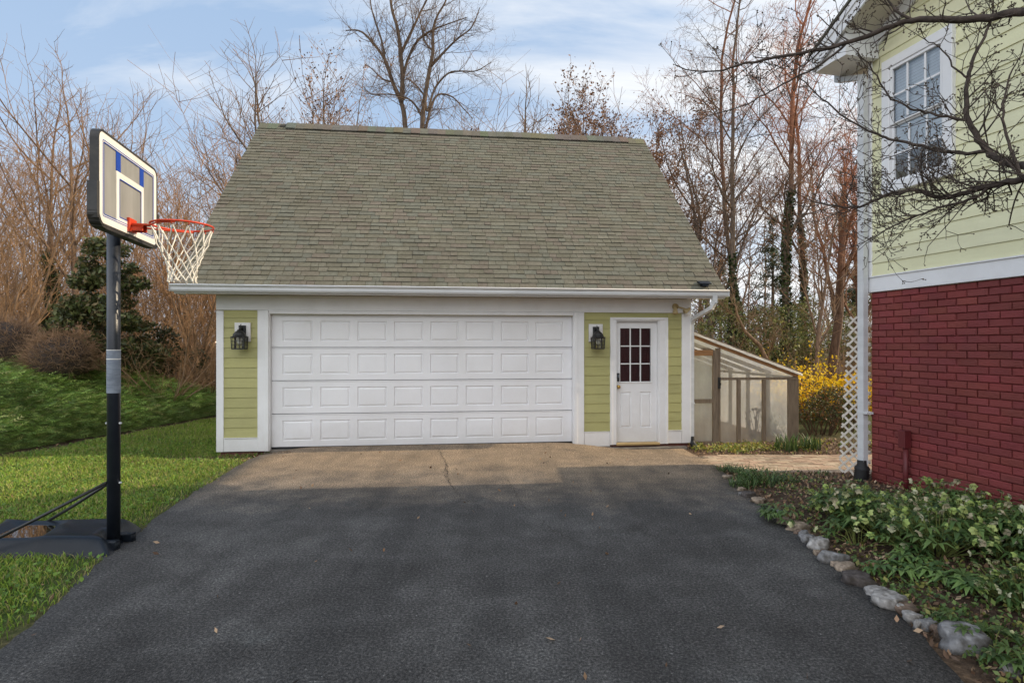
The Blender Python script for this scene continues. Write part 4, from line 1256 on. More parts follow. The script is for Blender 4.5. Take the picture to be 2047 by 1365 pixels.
def place_tree(key, name, loc, rz, sc, label, cat='tree', group=None):
    e = empty(name, loc, rz, label, cat, group); e.scale = (sc, sc, sc)
    for o in CACHE[key]:
        if key not in USED: o.parent = e
        else:
            c = o.copy(); COL.objects.link(c); c.parent = e
    USED.add(key)
    return e


def orange_up(z0, z1, amt=1.0):
    """reddish swelling buds and orange sunlight tinted into the bark high in the crown"""
    def f(V, col):
        t = np.clip((V[:, 2] - z0) / (z1 - z0), 0, 1)[:, None] * amt
        return col * (1 - t) + np.array([[2.3, 1.15, .78]]) * t
    return f


make_tree('tall', TALL, 20, .125, 101, tint=(1, .95, .9), twtint=(.8, .75, .75), ivy=6.0)
make_tree('tall', TALL, 20, .12, 102, tint=(1.0, .92, .85), twtint=(.9, .8, .76), ivy=5.0, tintfn=orange_up(6, 12, .55))
make_tree('tall', TALL, 18, .15, 103, tint=(.9, .85, .8), twtint=(.95, .75, .65), ivy=8.0, tintfn=orange_up(7, 11, .8))
make_tree('fork', FORK, 14, .19, 112, tint=(.85, .62, .5), twtint=(1, .7, .6), tintfn=orange_up(4, 9, .7), lean=(.05, 0))

def big_double():
    random.seed(113); D = 24.0; px0 = 838; k = 1 / 2.437; segs = []
    base = at(px0, D, 0)
    def W(X, Y, dy=0.0):
        p = at(480 + X * k, D, None, Y * k); return Vector((p.x - base.x, dy, p.z))
    stems = [([(845, 1900), (825, 1100), (805, 630), (785, 500), (742, 400), (705, 290), (625, 185), (575, 150), (515, 150)], .13, .02, 0),
             ([(785, 500), (792, 380), (782, 250), (770, 150), (742, 50), (735, -60), (740, -220)], .105, .03, -.3),
             ([(790, 400), (815, 290), (862, 195), (930, 140), (1010, 105), (1100, 70)], .07, .018, .3),
             ([(785, 260), (830, 160), (880, 50), (920, -40), (940, -160)], .07, .02, .2),
             ([(865, 1900), (880, 1100), (887, 630), (900, 480), (925, 330), (940, 250), (938, 160), (960, 80), (1000, 10), (1030, -90)], .125, .025, 0),
             ([(900, 480), (912, 540), (945, 430), (1010, 350), (1080, 335), (1150, 330), (1220, 285)], .06, .015, .4),
             ([(925, 330), (985, 270), (1060, 200), (1130, 150), (1170, 60)], .06, .015, -.4),
             ([(905, 630), (925, 530), (960, 455), (1030, 460), (1090, 520), (1130, 560)], .06, .014, .5),
             ([(890, 580), (850, 510), (800, 480), (720, 470), (650, 475), (610, 440)], .05, .012, -.4),
             ([(898, 470), (865, 420), (815, 375), (760, 350)], .04, .012, .5), ([(742, 400), (690, 380), (640, 330), (600, 300)], .04, .012, .3),
             ([(705, 290), (690, 200), (660, 110), (640, 20), (650, -80)], .05, .014, -.3), ([(940, 250), (900, 200), (880, 120), (860, 20)], .05, .014, .4)]
    for pts, r0, r1, dy in stems:
        P = smooth_pts([W(X, Y, dy * i / len(pts)) for i, (X, Y) in enumerate(pts)]); n = len(P) - 1
        for i in range(n):
            ra = r0 + (r1 - r0) * i / n; rb = r0 + (r1 - r0) * (i + 1) / n; segs.append((P[i], P[i + 1], ra, rb, 1))
            if P[i].z > 9.2 or (i > n * .4 and P[i].z > 8):
                for _ in range(random.choice([0, 1, 1, 2])):
                    d = (P[i + 1] - P[i]).normalized(); v = d * .75 + rnd_perp(d) * .8 + Vector((0, 0, .15))
                    grow(segs, P[i], v, random.uniform(.7, 1.9), max(.006, min(.018, ra * .4)), 2, dict(FORK, rmin=.0034, kids=[6, 9, 5, 4]))
    thick = [q for q in segs if q[4] <= 1]; fine = [q for q in segs if q[4] > 1]
    e = empty('bare_tree', (base.x, D, 0), 0, 'tall double trunked bare tree towering over the middle of the garage roof', 'tree')
    seg_mesh('trunk', thick, M['bark'], e, 8, (.95, .88, .8)); seg_mesh('crown', fine, M['twig'], e, 3, (.95, .86, .82))


def smooth_pts(pts, m=4):
    out = []
    for i in range(len(pts) - 1):
        a, b, c, d = pts[max(i - 1, 0)], pts[i], pts[i + 1], pts[min(i + 2, len(pts) - 1)]
        for q in range(m):
            t = q / m; out.append(.5 * (2 * b + (c - a) * t + (2 * a - 5 * b + 4 * c - d) * t * t + (3 * b - a - 3 * c + d) * t ** 3))
    return out + [pts[-1]]


big_double()
make_tree('small', AIRY, 9, .11, 121, twtint=(1.05, .95, .92))
make_tree('small', AIRY, 9, .10, 122, twtint=(1.1, .95, .9), leaves=([(.30, .17, .10), (.36, .22, .14), (.22, .13, .08)], 2600, .040))
make_tree('brownleaf', AIRY, 8, .11, 131, twtint=(1.1, .9, .82), leaves=([(.30, .175, .11), (.38, .24, .16), (.24, .14, .09)], 9000, .042))
make_tree('vase', VASE, 7.5, .10, 141, tint=(1.6, 1.35, 1.05), twtint=(1.65, 1.35, 1.02))
make_tree('vase', VASE, 7.5, .09, 142, tint=(1.6, 1.35, 1.05), twtint=(1.7, 1.32, .98))
make_tree('airy', AIRY, 9, .085, 151, tint=(1.25, 1.05, .9), twtint=(1.35, 1.12, .92))
make_tree('airy', AIRY, 9, .085, 152, tint=(1.25, 1.05, .9), twtint=(1.3, 1.08, .9))
make_tree('shrub', SHRUB, 3.0, .04, 161, tint=(2.4, 2.0, 1.65), twtint=(2.0, 1.6, 1.3))
make_tree('shrub', SHRUB, 3.0, .035, 162, tint=(1.5, 1.2, .95), twtint=(1.7, 1.25, .95))


def T(key, name, px, depth, h, href, label, rz=None, cat='tree', group=None):
    p = at(px, depth, 0); p.z = float(gh(p.x, p.y)) - .03
    return place_tree(key, name, p, random.uniform(0, 6.28) if rz is None else rz, h / href, label, cat, group)


random.seed(5)
# behind the garage
T(('small', 121), 'bare_tree', 590, 23, 13.2, 9, 'bare tree rising above the left end of the garage ridge')
T(('small', 122), 'bare_tree', 690, 22, 12.6, 9, 'slim bare tree just left of the tall double trunked tree behind the garage')
T(('small', 121), 'bare_tree', 1050, 24, 12.8, 9, 'bare grey tree above the ridge just left of the brown leaved tree')
T(('brownleaf', 131), 'brown_leaved_tree', 1165, 24, 13.6, 8, 'tree with clinging brown leaves above the right end of the garage ridge', 1.0)
T(('brownleaf', 131), 'brown_leaved_tree', 1250, 27, 13.2, 8, 'smaller brown leaved tree at the right corner of the garage ridge', 3.5)
T(('small', 121), 'bare_tree', 930, 26, 11.2, 9, 'thin bare tree half hidden behind the right side of the tall double trunked tree')
for px, dep, h, key, lab in ((545, 25, 10.6, 121, 'low bare tree at the very left end of the garage ridge'), (645, 26, 12.0, 121, 'bare tree between the two left ridge trees, set further back'),
                             (735, 25, 11.6, 122, 'bare tree close to the left side of the tall double trunked tree'), (985, 27, 12.2, 121, 'bare tree above the ridge between the tall double trunked tree and the grey one'),
                             (1105, 26, 12.2, 122, 'bare tree touching the left side of the brown leaved tree')):
    T(('small', key), 'bare_tree', px, dep, h, 9, lab)
T(('brownleaf', 131), 'brown_leaved_tree', 1205, 29, 14.0, 8, 'brown leaved tree between the two others at the right end of the ridge', 5.1)
# right hand woods
T(('tall', 101), 'bare_tree', 1466, 21, 18.5, 20, 'tall straight bare tree, left of the close pair above the greenhouse', 0.4)
T(('tall', 102), 'bare_tree', 1494, 22, 19.0, 20, 'tall straight bare tree, right of the close pair above the greenhouse', 2.2)
T(('small', 122), 'bare_tree', 1418, 23, 12.8, 9, 'crooked bare tree closest to the right roof slope of the garage', 3.0)
T(('tall', 103), 'bare_tree', 1572, 20, 17.0, 18, 'ivy wrapped reddish bare tree left of the thin pale trunk', 1.0)
T(('tall', 103), 'bare_tree', 1606, 24, 16.5, 18, 'ivy wrapped bare tree right behind the reddish ivy wrapped tree', 4.0)
T(('fork', 112), 'bare_tree', 1660, 18.5, 11.5, 14, 'brown bare tree with a thick forked trunk left of the house downspout', 2.6)
T(('airy', 152), 'bare_tree', 1626, 16.5, 7.6, 9, 'thin straight pale trunk standing left of the thick forked trunk', 1.0)
T(('fork', 112), 'bare_tree', 1722, 21, 9.5, 14, 'dark brown trunk showing between the lattice and the thick forked tree', .5)
T(('small', 122), 'bare_tree', 1330, 27, 10.5, 9, 'reddish bare tree peeping over the right roof slope', 2)
T(('tall', 102), 'bare_tree', 1700, 27, 15, 20, 'bare tree behind the house eave with reddish upper twigs', 5)
# left hand woods
T(('vase', 141), 'bare_shrub_tree', 18, 13.5, 6.6, 7.5, 'many stemmed vase shaped bare tree at the left edge of the photo', .3)
T(('vase', 142), 'bare_shrub_tree', 395, 16.5, 7.3, 7.5, 'fan of dense brown stems between the backboard and the garage roof', 1.0)
T(('vase', 141), 'bare_shrub_tree', 470, 19.5, 8.0, 7.5, 'brown many stemmed tree nearest the left slope of the garage roof', 3.4)
T(('vase', 142), 'bare_shrub_tree', 300, 18.5, 6.6, 7.5, 'brown many stemmed tree seen behind the backboard', 4.5)
T(('vase', 142), 'bare_shrub_tree', -60, 17, 8.0, 7.5, 'brown many stemmed tree cut by the left edge behind the vase shaped one', 2.0)
T(('airy', 151), 'bare_tree', 165, 14.5, 8.9, 9, 'slender open crowned bare tree rising highest left of the backboard', .8)
T(('airy', 152), 'bare_tree', 255, 16.0, 9.2, 9, 'slender open crowned bare tree rising straight above the backboard', 2.9)
T(('airy', 151), 'bare_tree', 80, 17.5, 9.4, 9, 'slender open crowned bare tree between the left edge and the tallest left tree', 4.1)
T(('shrub', 161), 'bare_shrub', 342, 12.9, 2.75, 3, 'pale stemmed bare shrub at the far end of the juniper bank near the garage', 1.2, 'shrub')
T(('shrub', 162), 'bare_shrub', 415, 14.5, 2.6, 3, 'brown twiggy shrub right beside the left garage corner', 2.0, 'shrub')
T(('shrub', 162), 'bare_shrub', 285, 14.6, 2.3, 3, 'brown twiggy shrub between the dark evergreen and the pale stemmed shrub', 4.0, 'shrub')


# ------------------------------------------------------------------ far woods and brush (nobody could count it)
def brush(name, n, xr, yr, hr, label, tints, seed, dens=1.0, rad=.012):
    random.seed(seed); segs = []
    for _ in range(n):
        y = random.uniform(*yr); px = random.uniform(*xr); x = (px - CX) / F * y
        z = float(gh(x, y)) - .1; h = random.uniform(*hr) * random.uniform(.6, 1.1)
        p = Vector((x, y, z)); d = Vector((random.gauss(0, .13), random.gauss(0, .1), 1)); r = rad * random.uniform(.5, 1.6) * (h / 3) ** .6
        ns = 5
        for i in range(ns):
            d = (d + Vector((random.gauss(0, .14), random.gauss(0, .1), .05))).normalized(); q = p + d * h / ns
            segs.append((p, q, r * (1 - i / ns * .8), r * (1 - (i + 1) / ns * .8), 0))
            for _k in range(int(3 * dens)):
                if i == 0 and random.random() < .6: continue
                a = random.uniform(0, 6.28); s0 = p.lerp(q, random.random()); e = s0
                dd = Vector((math.cos(a), math.sin(a), random.uniform(.2, 1.3))).normalized(); ln = h * random.uniform(.08, .22)
                for w in range(2):
                    f = e + dd * ln / 2; segs.append((e, f, max(.004, r * .4 * (1 - w * .4)), max(.003, r * .25), 1)); dd = (dd + Vector((random.gauss(0, .3), random.gauss(0, .3), .2))).normalized(); e = f
            p = q
    def tf(V, col):
        k = (np.abs(np.sin(V[:, 0] * 3.1 + V[:, 1] * 1.7)) * len(tints) * .999).astype(int)
        return np.array(tints)[k]
    return tag(seg_mesh(name, segs, M['twig'], None, 3, tintfn=tf), label, 'brush', kind='stuff')


brush('far_woods', 520, (-500, 2500), (34, 62), (7, 13), 'distant grey brown bare woods behind everything', [(.9, .8, .82), (1.1, .95, .9), (.8, .72, .78)], 3, 1.6, .035)
brush('thicket', 900, (-120, 520), (15.0, 26), (1.6, 4.6), 'brown leafless thicket behind the juniper bank and shrubs', [(1.6, 1.3, .95), (1.3, 1.02, .78), (2.0, 1.65, 1.25)], 4, 1.5)
brush('sapling_wood', 230, (-150, 510), (19, 30), (3.5, 8.2), 'dense tan saplings filling the left woods behind the shrubs', [(1.5, 1.28, 1.02), (1.15, 1.0, .88), (1.85, 1.5, 1.15), (1.0, .88, .8)], 9, 2.2, .012)
brush('understorey', 420, (1300, 1800), (18, 30), (1.5, 4.2), 'thin brown understorey stems between the trees on the right', [(1.2, 1.0, .8), (1.4, 1.05, .8), (1.0, .85, .7)], 6, 1.4)
brush('ridge_brush', 300, (430, 1420), (27, 34), (11.5, 15.0), 'thin far saplings showing along the garage ridge', [(1.3, 1.15, 1.05), (1.5, 1.2, 1.05)], 8, 2.4, .012)


# ------------------------------------------------------------------ leafy shrubs and evergreens
def leaf_mass(name, parent, centers, radii, n, size, cols, aspect=.5, mat=None, hollow=.35, light=(0, 0, 1)):
    """leaves scattered through clumps; outer leaves paler, inner ones dark"""
    centers = np.array(centers, float); radii = np.array(radii, float).reshape(len(centers), -1)
    if radii.shape[1] == 1: radii = np.repeat(radii, 3, 1)
    w = radii.prod(1) ** (2 / 3); k = RNG.choice(len(centers), n, p=w / w.sum())
    d = RNG.normal(size=(n, 3)); d /= np.linalg.norm(d, axis=1, keepdims=True)
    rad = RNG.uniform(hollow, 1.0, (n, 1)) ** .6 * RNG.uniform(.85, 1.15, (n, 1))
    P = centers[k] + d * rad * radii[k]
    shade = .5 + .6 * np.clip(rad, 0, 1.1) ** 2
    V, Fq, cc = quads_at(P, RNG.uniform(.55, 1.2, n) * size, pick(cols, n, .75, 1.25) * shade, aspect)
    return np_mesh(name, V, Fq, mat or M['leaf'], parent, cc)


def stems_mesh(parent, base_r, h, n, seed, name='stem', tint=(1, 1, 1), spread=.5):
    random.seed(seed)
    for _ in range(n):
        segs = []
        a = random.uniform(0, 6.28); p = Vector((math.cos(a), math.sin(a), 0)) * base_r * random.random(); p.z = -.1
        d = Vector((math.cos(a) * spread * random.random(), math.sin(a) * spread * random.random(), 1)); hh = h * random.uniform(.6, 1)
        for i in range(5):
            d = (d + Vector((random.gauss(0, .12), random.gauss(0, .12), .02))).normalized(); q = p + d * hh / 5
            segs.append((p, q, .014 * (1 - i * .15), .014 * (1 - (i + 1) * .15), 0)); p = q
        seg_mesh(name, segs, M['twig'], parent, 5, tint)


def gpos(px, depth):
    p = at(px, depth, 0); p.z = float(gh(p.x, p.y)); return p


# dark broad-leaved evergreen left
p = gpos(203, 12.6); e = empty('evergreen_tree', p, 0, 'dark glossy broad leaved evergreen behind the basketball pole', 'tree')
stems_mesh(e, .15, 2.6, 7, 21, 'trunk', (.6, .55, .5), .35)
cl = []; rd = []
random.seed(31)
for i in range(46):
    z = random.uniform(.35, 3.05); w = 1.05 * (1 - (z / 3.35) ** 2.2) + .08; a = random.uniform(0, 6.28); r = w * random.uniform(.3, 1)
    cl.append((r * math.cos(a), r * math.sin(a), z)); rd.append((random.uniform(.2, .36),) * 2 + (random.uniform(.14, .24),))
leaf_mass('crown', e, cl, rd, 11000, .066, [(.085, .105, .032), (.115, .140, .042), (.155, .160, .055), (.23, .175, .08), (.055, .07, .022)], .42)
p = gpos(285, 14.2); e = empty('evergreen_shrub', p, 0, 'smaller dark green evergreen shrub right of the dark glossy evergreen', 'shrub')
stems_mesh(e, .1, 1.0, 5, 22, 'stem', (.7, .6, .5))
cl = [(random.gauss(0, .5), random.gauss(0, .4), random.uniform(.3, 1.5)) for _ in range(16)]
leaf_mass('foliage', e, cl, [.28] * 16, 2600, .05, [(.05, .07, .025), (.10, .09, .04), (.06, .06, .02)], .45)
# ivy clad trunk
p = gpos(100, 15.0); e = empty('ivy_trunk', p, 0, 'slim trunk thickly clad in ivy left of the dark evergreen', 'tree')
seg_mesh('trunk', [(Vector((.02 * math.sin(i), 0, i * .6 - .2)), Vector((.02 * math.sin(i + 1), 0, i * .6 + .4)), .11 - .008 * i, .102 - .008 * i, 0) for i in range(8)], M['bark'], e, 7, (1.2, 1, .85))
leaf_mass('ivy', e, [(random.gauss(0, .06), random.gauss(0, .06), .1 + .16 * i) for i in range(22)], [.27 - .006 * i for i in range(22)], 4200, .05, [(.045, .07, .018), (.07, .095, .026), (.035, .05, .016), (.10, .10, .04)], .75)


# clipped leafless round shrubs
def round_shrub(loc, rx, ry, rz_, label, seed, parts=None):
    e = empty('round_shrub', loc, 0, label, 'shrub', 'clipped round shrubs on the bank')
    random.seed(seed); segs = []
    for _ in range(2600):
        th = random.uniform(0, 6.28); ph = math.acos(random.uniform(-.45, 1))
        n = Vector((math.sin(ph) * math.cos(th), math.sin(ph) * math.sin(th), math.cos(ph)))
        b = Vector((n.x * rx, n.y * ry, n.z * rz_)) * random.uniform(.55, .93)
        d = (n * .7 + Vector((random.gauss(0, .7), random.gauss(0, .7), random.gauss(.25, .5)))).normalized()
        ln = random.uniform(.07, .2)
        b.z += rz_ * .85
        q = b + d * ln
        segs.append((b, q, .0042, .0026, 0)); d2 = (d + Vector((random.gauss(0, .5), random.gauss(0, .5), random.gauss(.1, .4)))).normalized()
        segs.append((q, q + d2 * ln * .7, .003, .002, 0))
    for _ in range(50):
        a = random.uniform(0, 6.28); q = Vector((math.cos(a) * rx * .7, math.sin(a) * ry * .7, rz_ * random.uniform(.7, 1.4))); segs.append((Vector((q.x * .2, q.y * .2, -.05)), q, .011, .006, 0))
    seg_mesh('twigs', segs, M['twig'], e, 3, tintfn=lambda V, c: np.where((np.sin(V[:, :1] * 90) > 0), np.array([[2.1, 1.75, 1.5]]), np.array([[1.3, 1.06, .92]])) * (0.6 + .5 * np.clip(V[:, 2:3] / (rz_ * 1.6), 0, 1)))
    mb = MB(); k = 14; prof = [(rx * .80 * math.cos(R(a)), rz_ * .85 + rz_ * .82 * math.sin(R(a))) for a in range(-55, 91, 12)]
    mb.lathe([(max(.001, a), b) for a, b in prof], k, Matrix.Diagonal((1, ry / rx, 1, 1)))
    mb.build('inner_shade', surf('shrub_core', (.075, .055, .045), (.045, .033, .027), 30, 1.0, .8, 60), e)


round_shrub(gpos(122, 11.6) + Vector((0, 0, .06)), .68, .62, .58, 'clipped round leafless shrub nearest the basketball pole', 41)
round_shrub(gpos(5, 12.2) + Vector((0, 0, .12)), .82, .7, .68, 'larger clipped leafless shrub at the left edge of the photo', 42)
# right side undergrowth evergreens and pines
for i, (px, dep, w, h, lab) in enumerate([(1405, 19, 1.5, 2.6, 'olive green evergreen bush just beyond the greenhouse roof near the garage'),
                                          (1475, 21, 1.8, 3.4, 'tall olive evergreen bush behind the bent sapling'),
                                          (1545, 20, 1.5, 2.9, 'mid green bush between the bent sapling and the ivy clad trunks'),
                                          (1612, 22, 1.7, 3.3, 'yellow green bush right behind the thin pale trunk'),
                                          (1700, 24, 1.9, 3.6, 'yellow green bush behind the lattice top')]):
    e = empty('evergreen_bush', gpos(px, dep), 0, lab, 'bush', 'green bushes in the right hand woods')
    stems_mesh(e, .5, h * .8, 10, 60 + i, 'stem', (.8, .7, .6))
    cl = [(random.gauss(0, w * .45), random.gauss(0, w * .4), random.uniform(.25, 1) * h) for _ in range(34)]
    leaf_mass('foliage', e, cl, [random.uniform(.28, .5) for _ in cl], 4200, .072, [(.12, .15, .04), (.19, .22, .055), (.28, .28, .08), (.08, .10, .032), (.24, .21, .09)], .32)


def pine(px, dep, h, w, label, seed):
    e = empty('pine_tree', gpos(px, dep), 0, label, 'tree'); random.seed(seed)
    seg_mesh('trunk', [(Vector((0, 0, i * h / 8 - .2)), Vector((0, 0, (i + 1) * h / 8 - .2)), .14 * (1 - i / 9), .14 * (1 - (i + 1) / 9), 0) for i in range(8)], M['bark'], e, 7)
    C = []; D = []
    for i in range(70):
        z = h * random.uniform(.12, .98); rr = w * (1.05 - (z / h) ** 1.3) * random.uniform(.6, 1.1); a = random.uniform(0, 6.28)
        for k in range(7):
            f = (k + 1) / 7
            for q in range(9):
                c = np.array((math.cos(a) * rr * f, math.sin(a) * rr * f, z + rr * .12 * f - .1 * f * f)) + RNG.normal(size=3) * .13 * (.5 + f * .6)
                C.append(c)
    C = np.array(C); V, Fq, cc = quads_at(C, RNG.uniform(.09, .17, len(C)), pick([(.035, .055, .022), (.055, .08, .03), (.085, .105, .04), (.025, .04, .016)], len(C)), .16)
    np_mesh('crown', V, Fq, M['leaf'], e, cc)


pine(1545, 30, 8.6, 2.3, 'dark green pine standing behind the reddish ivy wrapped tree', 71)
pine(1708, 31, 5.6, 2.0, 'small green pine just left of the house downspout', 72)
pine(1440, 34, 7.0, 2.4, 'dark pine behind the tall straight pair near the garage', 73)
# bent sapling arching over the greenhouse
e = empty('bent_sapling', gpos(1560, 14.5), 0, 'leaning sapling bent leftwards over the far end of the greenhouse', 'tree'); random.seed(81); segs = []
pts = [Vector((0.05, 0, -.1)), Vector((-.10, 0, .75)), Vector((-.33, 0, 1.35)), Vector((-.50, .05, 1.75)), Vector((-.85, .1, 2.1)), Vector((-1.05, .1, 2.5)), Vector((-1.10, .1, 2.75))]
for i, (a, b) in enumerate(zip(pts[:-1], pts[1:])): segs.append((a, b, .075 - .009 * i, .066 - .009 * i, 0))
seg_mesh('trunk', segs, M['bark'], e, 8, (1.5, 1.25, 1.05)); segs = []
for q in pts[2:]:
    for _ in range(3): grow(segs, q, Vector((random.gauss(0, 1), random.gauss(0, .6), random.uniform(-.2, 1))), random.uniform(.5, 1.1), .012, 1, dict(AIRY, rmin=.004))
seg_mesh('crown', segs, M['twig'], e, 3, (.9, .75, .65))


# forsythia, nandina, spring bulbs
def forsythia(px, dep, w, h, label, seed, n=2600):
    e = empty('forsythia', gpos(px, dep), 0, label, 'shrub', 'yellow flowering forsythia beyond the greenhouse'); random.seed(seed); segs = []; C = []
    for _ in range(70):
        a = random.uniform(0, 6.28); p = Vector((random.gauss(0, .15), random.gauss(0, .15), 0)); d = Vector((math.cos(a) * .5 * w, math.sin(a) * .5 * w, 1)).normalized(); hh = h * random.uniform(.6, 1.1)
        for i in range(6):
            d = (d + Vector((random.gauss(0, .15) + math.cos(a) * .07, random.gauss(0, .15) + math.sin(a) * .07, -.03))).normalized(); q = p + d * hh / 6
            segs.append((p, q, .007, .006, 0))
            if i > 0:
                for _k in range(int(n / 70 / 5)): C.append(tuple(p.lerp(q, random.random()) + Vector((random.gauss(0, .04), random.gauss(0, .04), random.gauss(0, .04)))))
            p = q
    seg_mesh('stem', segs, M['twig'], e, 4, (1.2, .95, .6)); C = np.array(C)
    V, Fq, cc = quads_at(C, RNG.uniform(.030, .055, len(C)), pick([(.90, .62, .025), (.82, .52, .02), (.92, .70, .06), (.70, .46, .02)], len(C), .85, 1.15), .55)
    np_mesh('flowers', V, Fq, M['petal'], e, cc)['kind'] = 'stuff'


forsythia(1640, 13.6, 1.7, 1.5, 'yellow forsythia just right of the greenhouse end wall', 91, 6000)
forsythia(1690, 13.2, 1.5, 1.15, 'yellow forsythia seen through the lattice', 92, 4500)
forsythia(1598, 16.0, 1.2, 1.9, 'taller wispy forsythia peeping above the greenhouse corner', 93, 1600)
for px, dep, h, lab, sd in ((1640, 11.3, .95, 'bushy green and rusty nandina shrub right of the greenhouse', 94), (1688, 11.8, .8, 'smaller nandina shrub next to the lattice', 95)):
    e = empty('nandina', gpos(px, dep), 0, lab, 'shrub', 'nandina shrubs beside the brick path'); stems_mesh(e, .28, h, 22, sd, 'stem', (.55, .45, .4), .45)
    random.seed(sd); cl = [(random.gauss(0, .3), random.gauss(0, .25), random.uniform(.35, 1) * h) for _ in range(26)]
    leaf_mass('foliage', e, cl, [random.uniform(.12, .22) for _ in cl], 3000, .032, [(.07, .10, .03), (.12, .14, .04), (.20, .10, .04), (.15, .16, .06), (.05, .07, .025), (.28, .13, .05)], .35)
    sphere = None


def blades(e, name, n, rad, h, w, cols, seed, arch=.5):
    random.seed(seed); V = []; Fq = []; cc = []
    for _ in range(n):
        a = random.uniform(0, 6.28); r = rad * math.sqrt(random.random()); x, y = r * math.cos(a), r * math.sin(a); th = random.uniform(0, 6.28); hh = h * random.uniform(.55, 1.1)
        d = Vector((math.cos(th), math.sin(th), 0)); s = Vector((-d.y, d.x, 0)) * w / 2; ar = arch * random.uniform(.3, 1.2) * hh; b = len(V)
        c = random.choice(cols); j = random.uniform(.75, 1.2)
        for i, f in enumerate((0, .35, .7, 1)):
            p = Vector((x, y, -.02)) + d * ar * f * f + Vector((0, 0, hh * (f - .28 * f ** 3 * arch))); ww = (1, 1, .75, .08)[i]
            V += [tuple(p - s * ww), tuple(p + s * ww)]; cc += [tuple(q * j * (.65 + .45 * f) for q in c)] * 2
        for i in range(3): Fq.append((b + 2 * i, b + 2 * i + 1, b + 2 * i + 3, b + 2 * i + 2))
    return np_mesh(name, V, Fq, M['leaf'], e, np.array(cc))


for i, (px, py, n, rad, h, lab) in enumerate([(1572, 895, 70, .2, .36, 'clump of green daffodil leaves at the foot of the greenhouse corner'),
                                              (1618, 892, 60, .18, .34, 'clump of green daffodil leaves in front of the nandina'),
                                              (1460, 955, 120, .16, .17, 'small green grassy tuft at the driveway end of the flower bed'),
                                              (1518, 968, 200, .26, .27, 'largest arching grassy clump at the path end of the flower bed'),
                                              (1485, 975, 120, .15, .18, 'low grassy tuft between two edging stones near the path'),
                                              (1575, 965, 60, .16, .16, 'thin grassy tuft beside the brick path left of the lattice'),
                                              (1640, 955, 40, .14, .14, 'sparse weedy tuft by the path closest to the lattice')]):
    q = onground(px, py, -.08 if py < 960 else 0); e = empty('leaf_clump', (q.x, q.y, float(gh(q.x, q.y))), 0, lab, 'plant')
    blades(e, 'leaves', n, rad, h, .018 if i < 2 else .009, [(.06, .12, .03), (.10, .17, .045), (.14, .20, .06), (.05, .09, .025)], 200 + i, .5 if i < 2 else .9)


# ------------------------------------------------------------------ hellebores and low plants in the bed
def leaflet(V, Fq, cc, base, d, up, ln, w, c, droop=.35):
    """five-point folded lance leaflet"""
    d = d.normalized(); s = d.cross(up).normalized(); nrm = s.cross(d); b = len(V)
    mid = base + d * ln * .5 + nrm * ln * .06; tip = base + d * ln - Vector((0, 0, droop * ln)); 
    V += [tuple(base), tuple(mid + s * w / 2 + nrm * w * .18), tuple(mid), tuple(mid - s * w / 2 + nrm * w * .18), tuple(tip)]
    Fq += [(b, b + 1, b + 2), (b, b + 2, b + 3), (b + 1, b + 4, b + 2), (b + 2, b + 4, b + 3)]; k = .85
    cc += [tuple(x * .7 for x in c), c, tuple(x * k for x in c), c, tuple(x * 1.15 for x in c)]


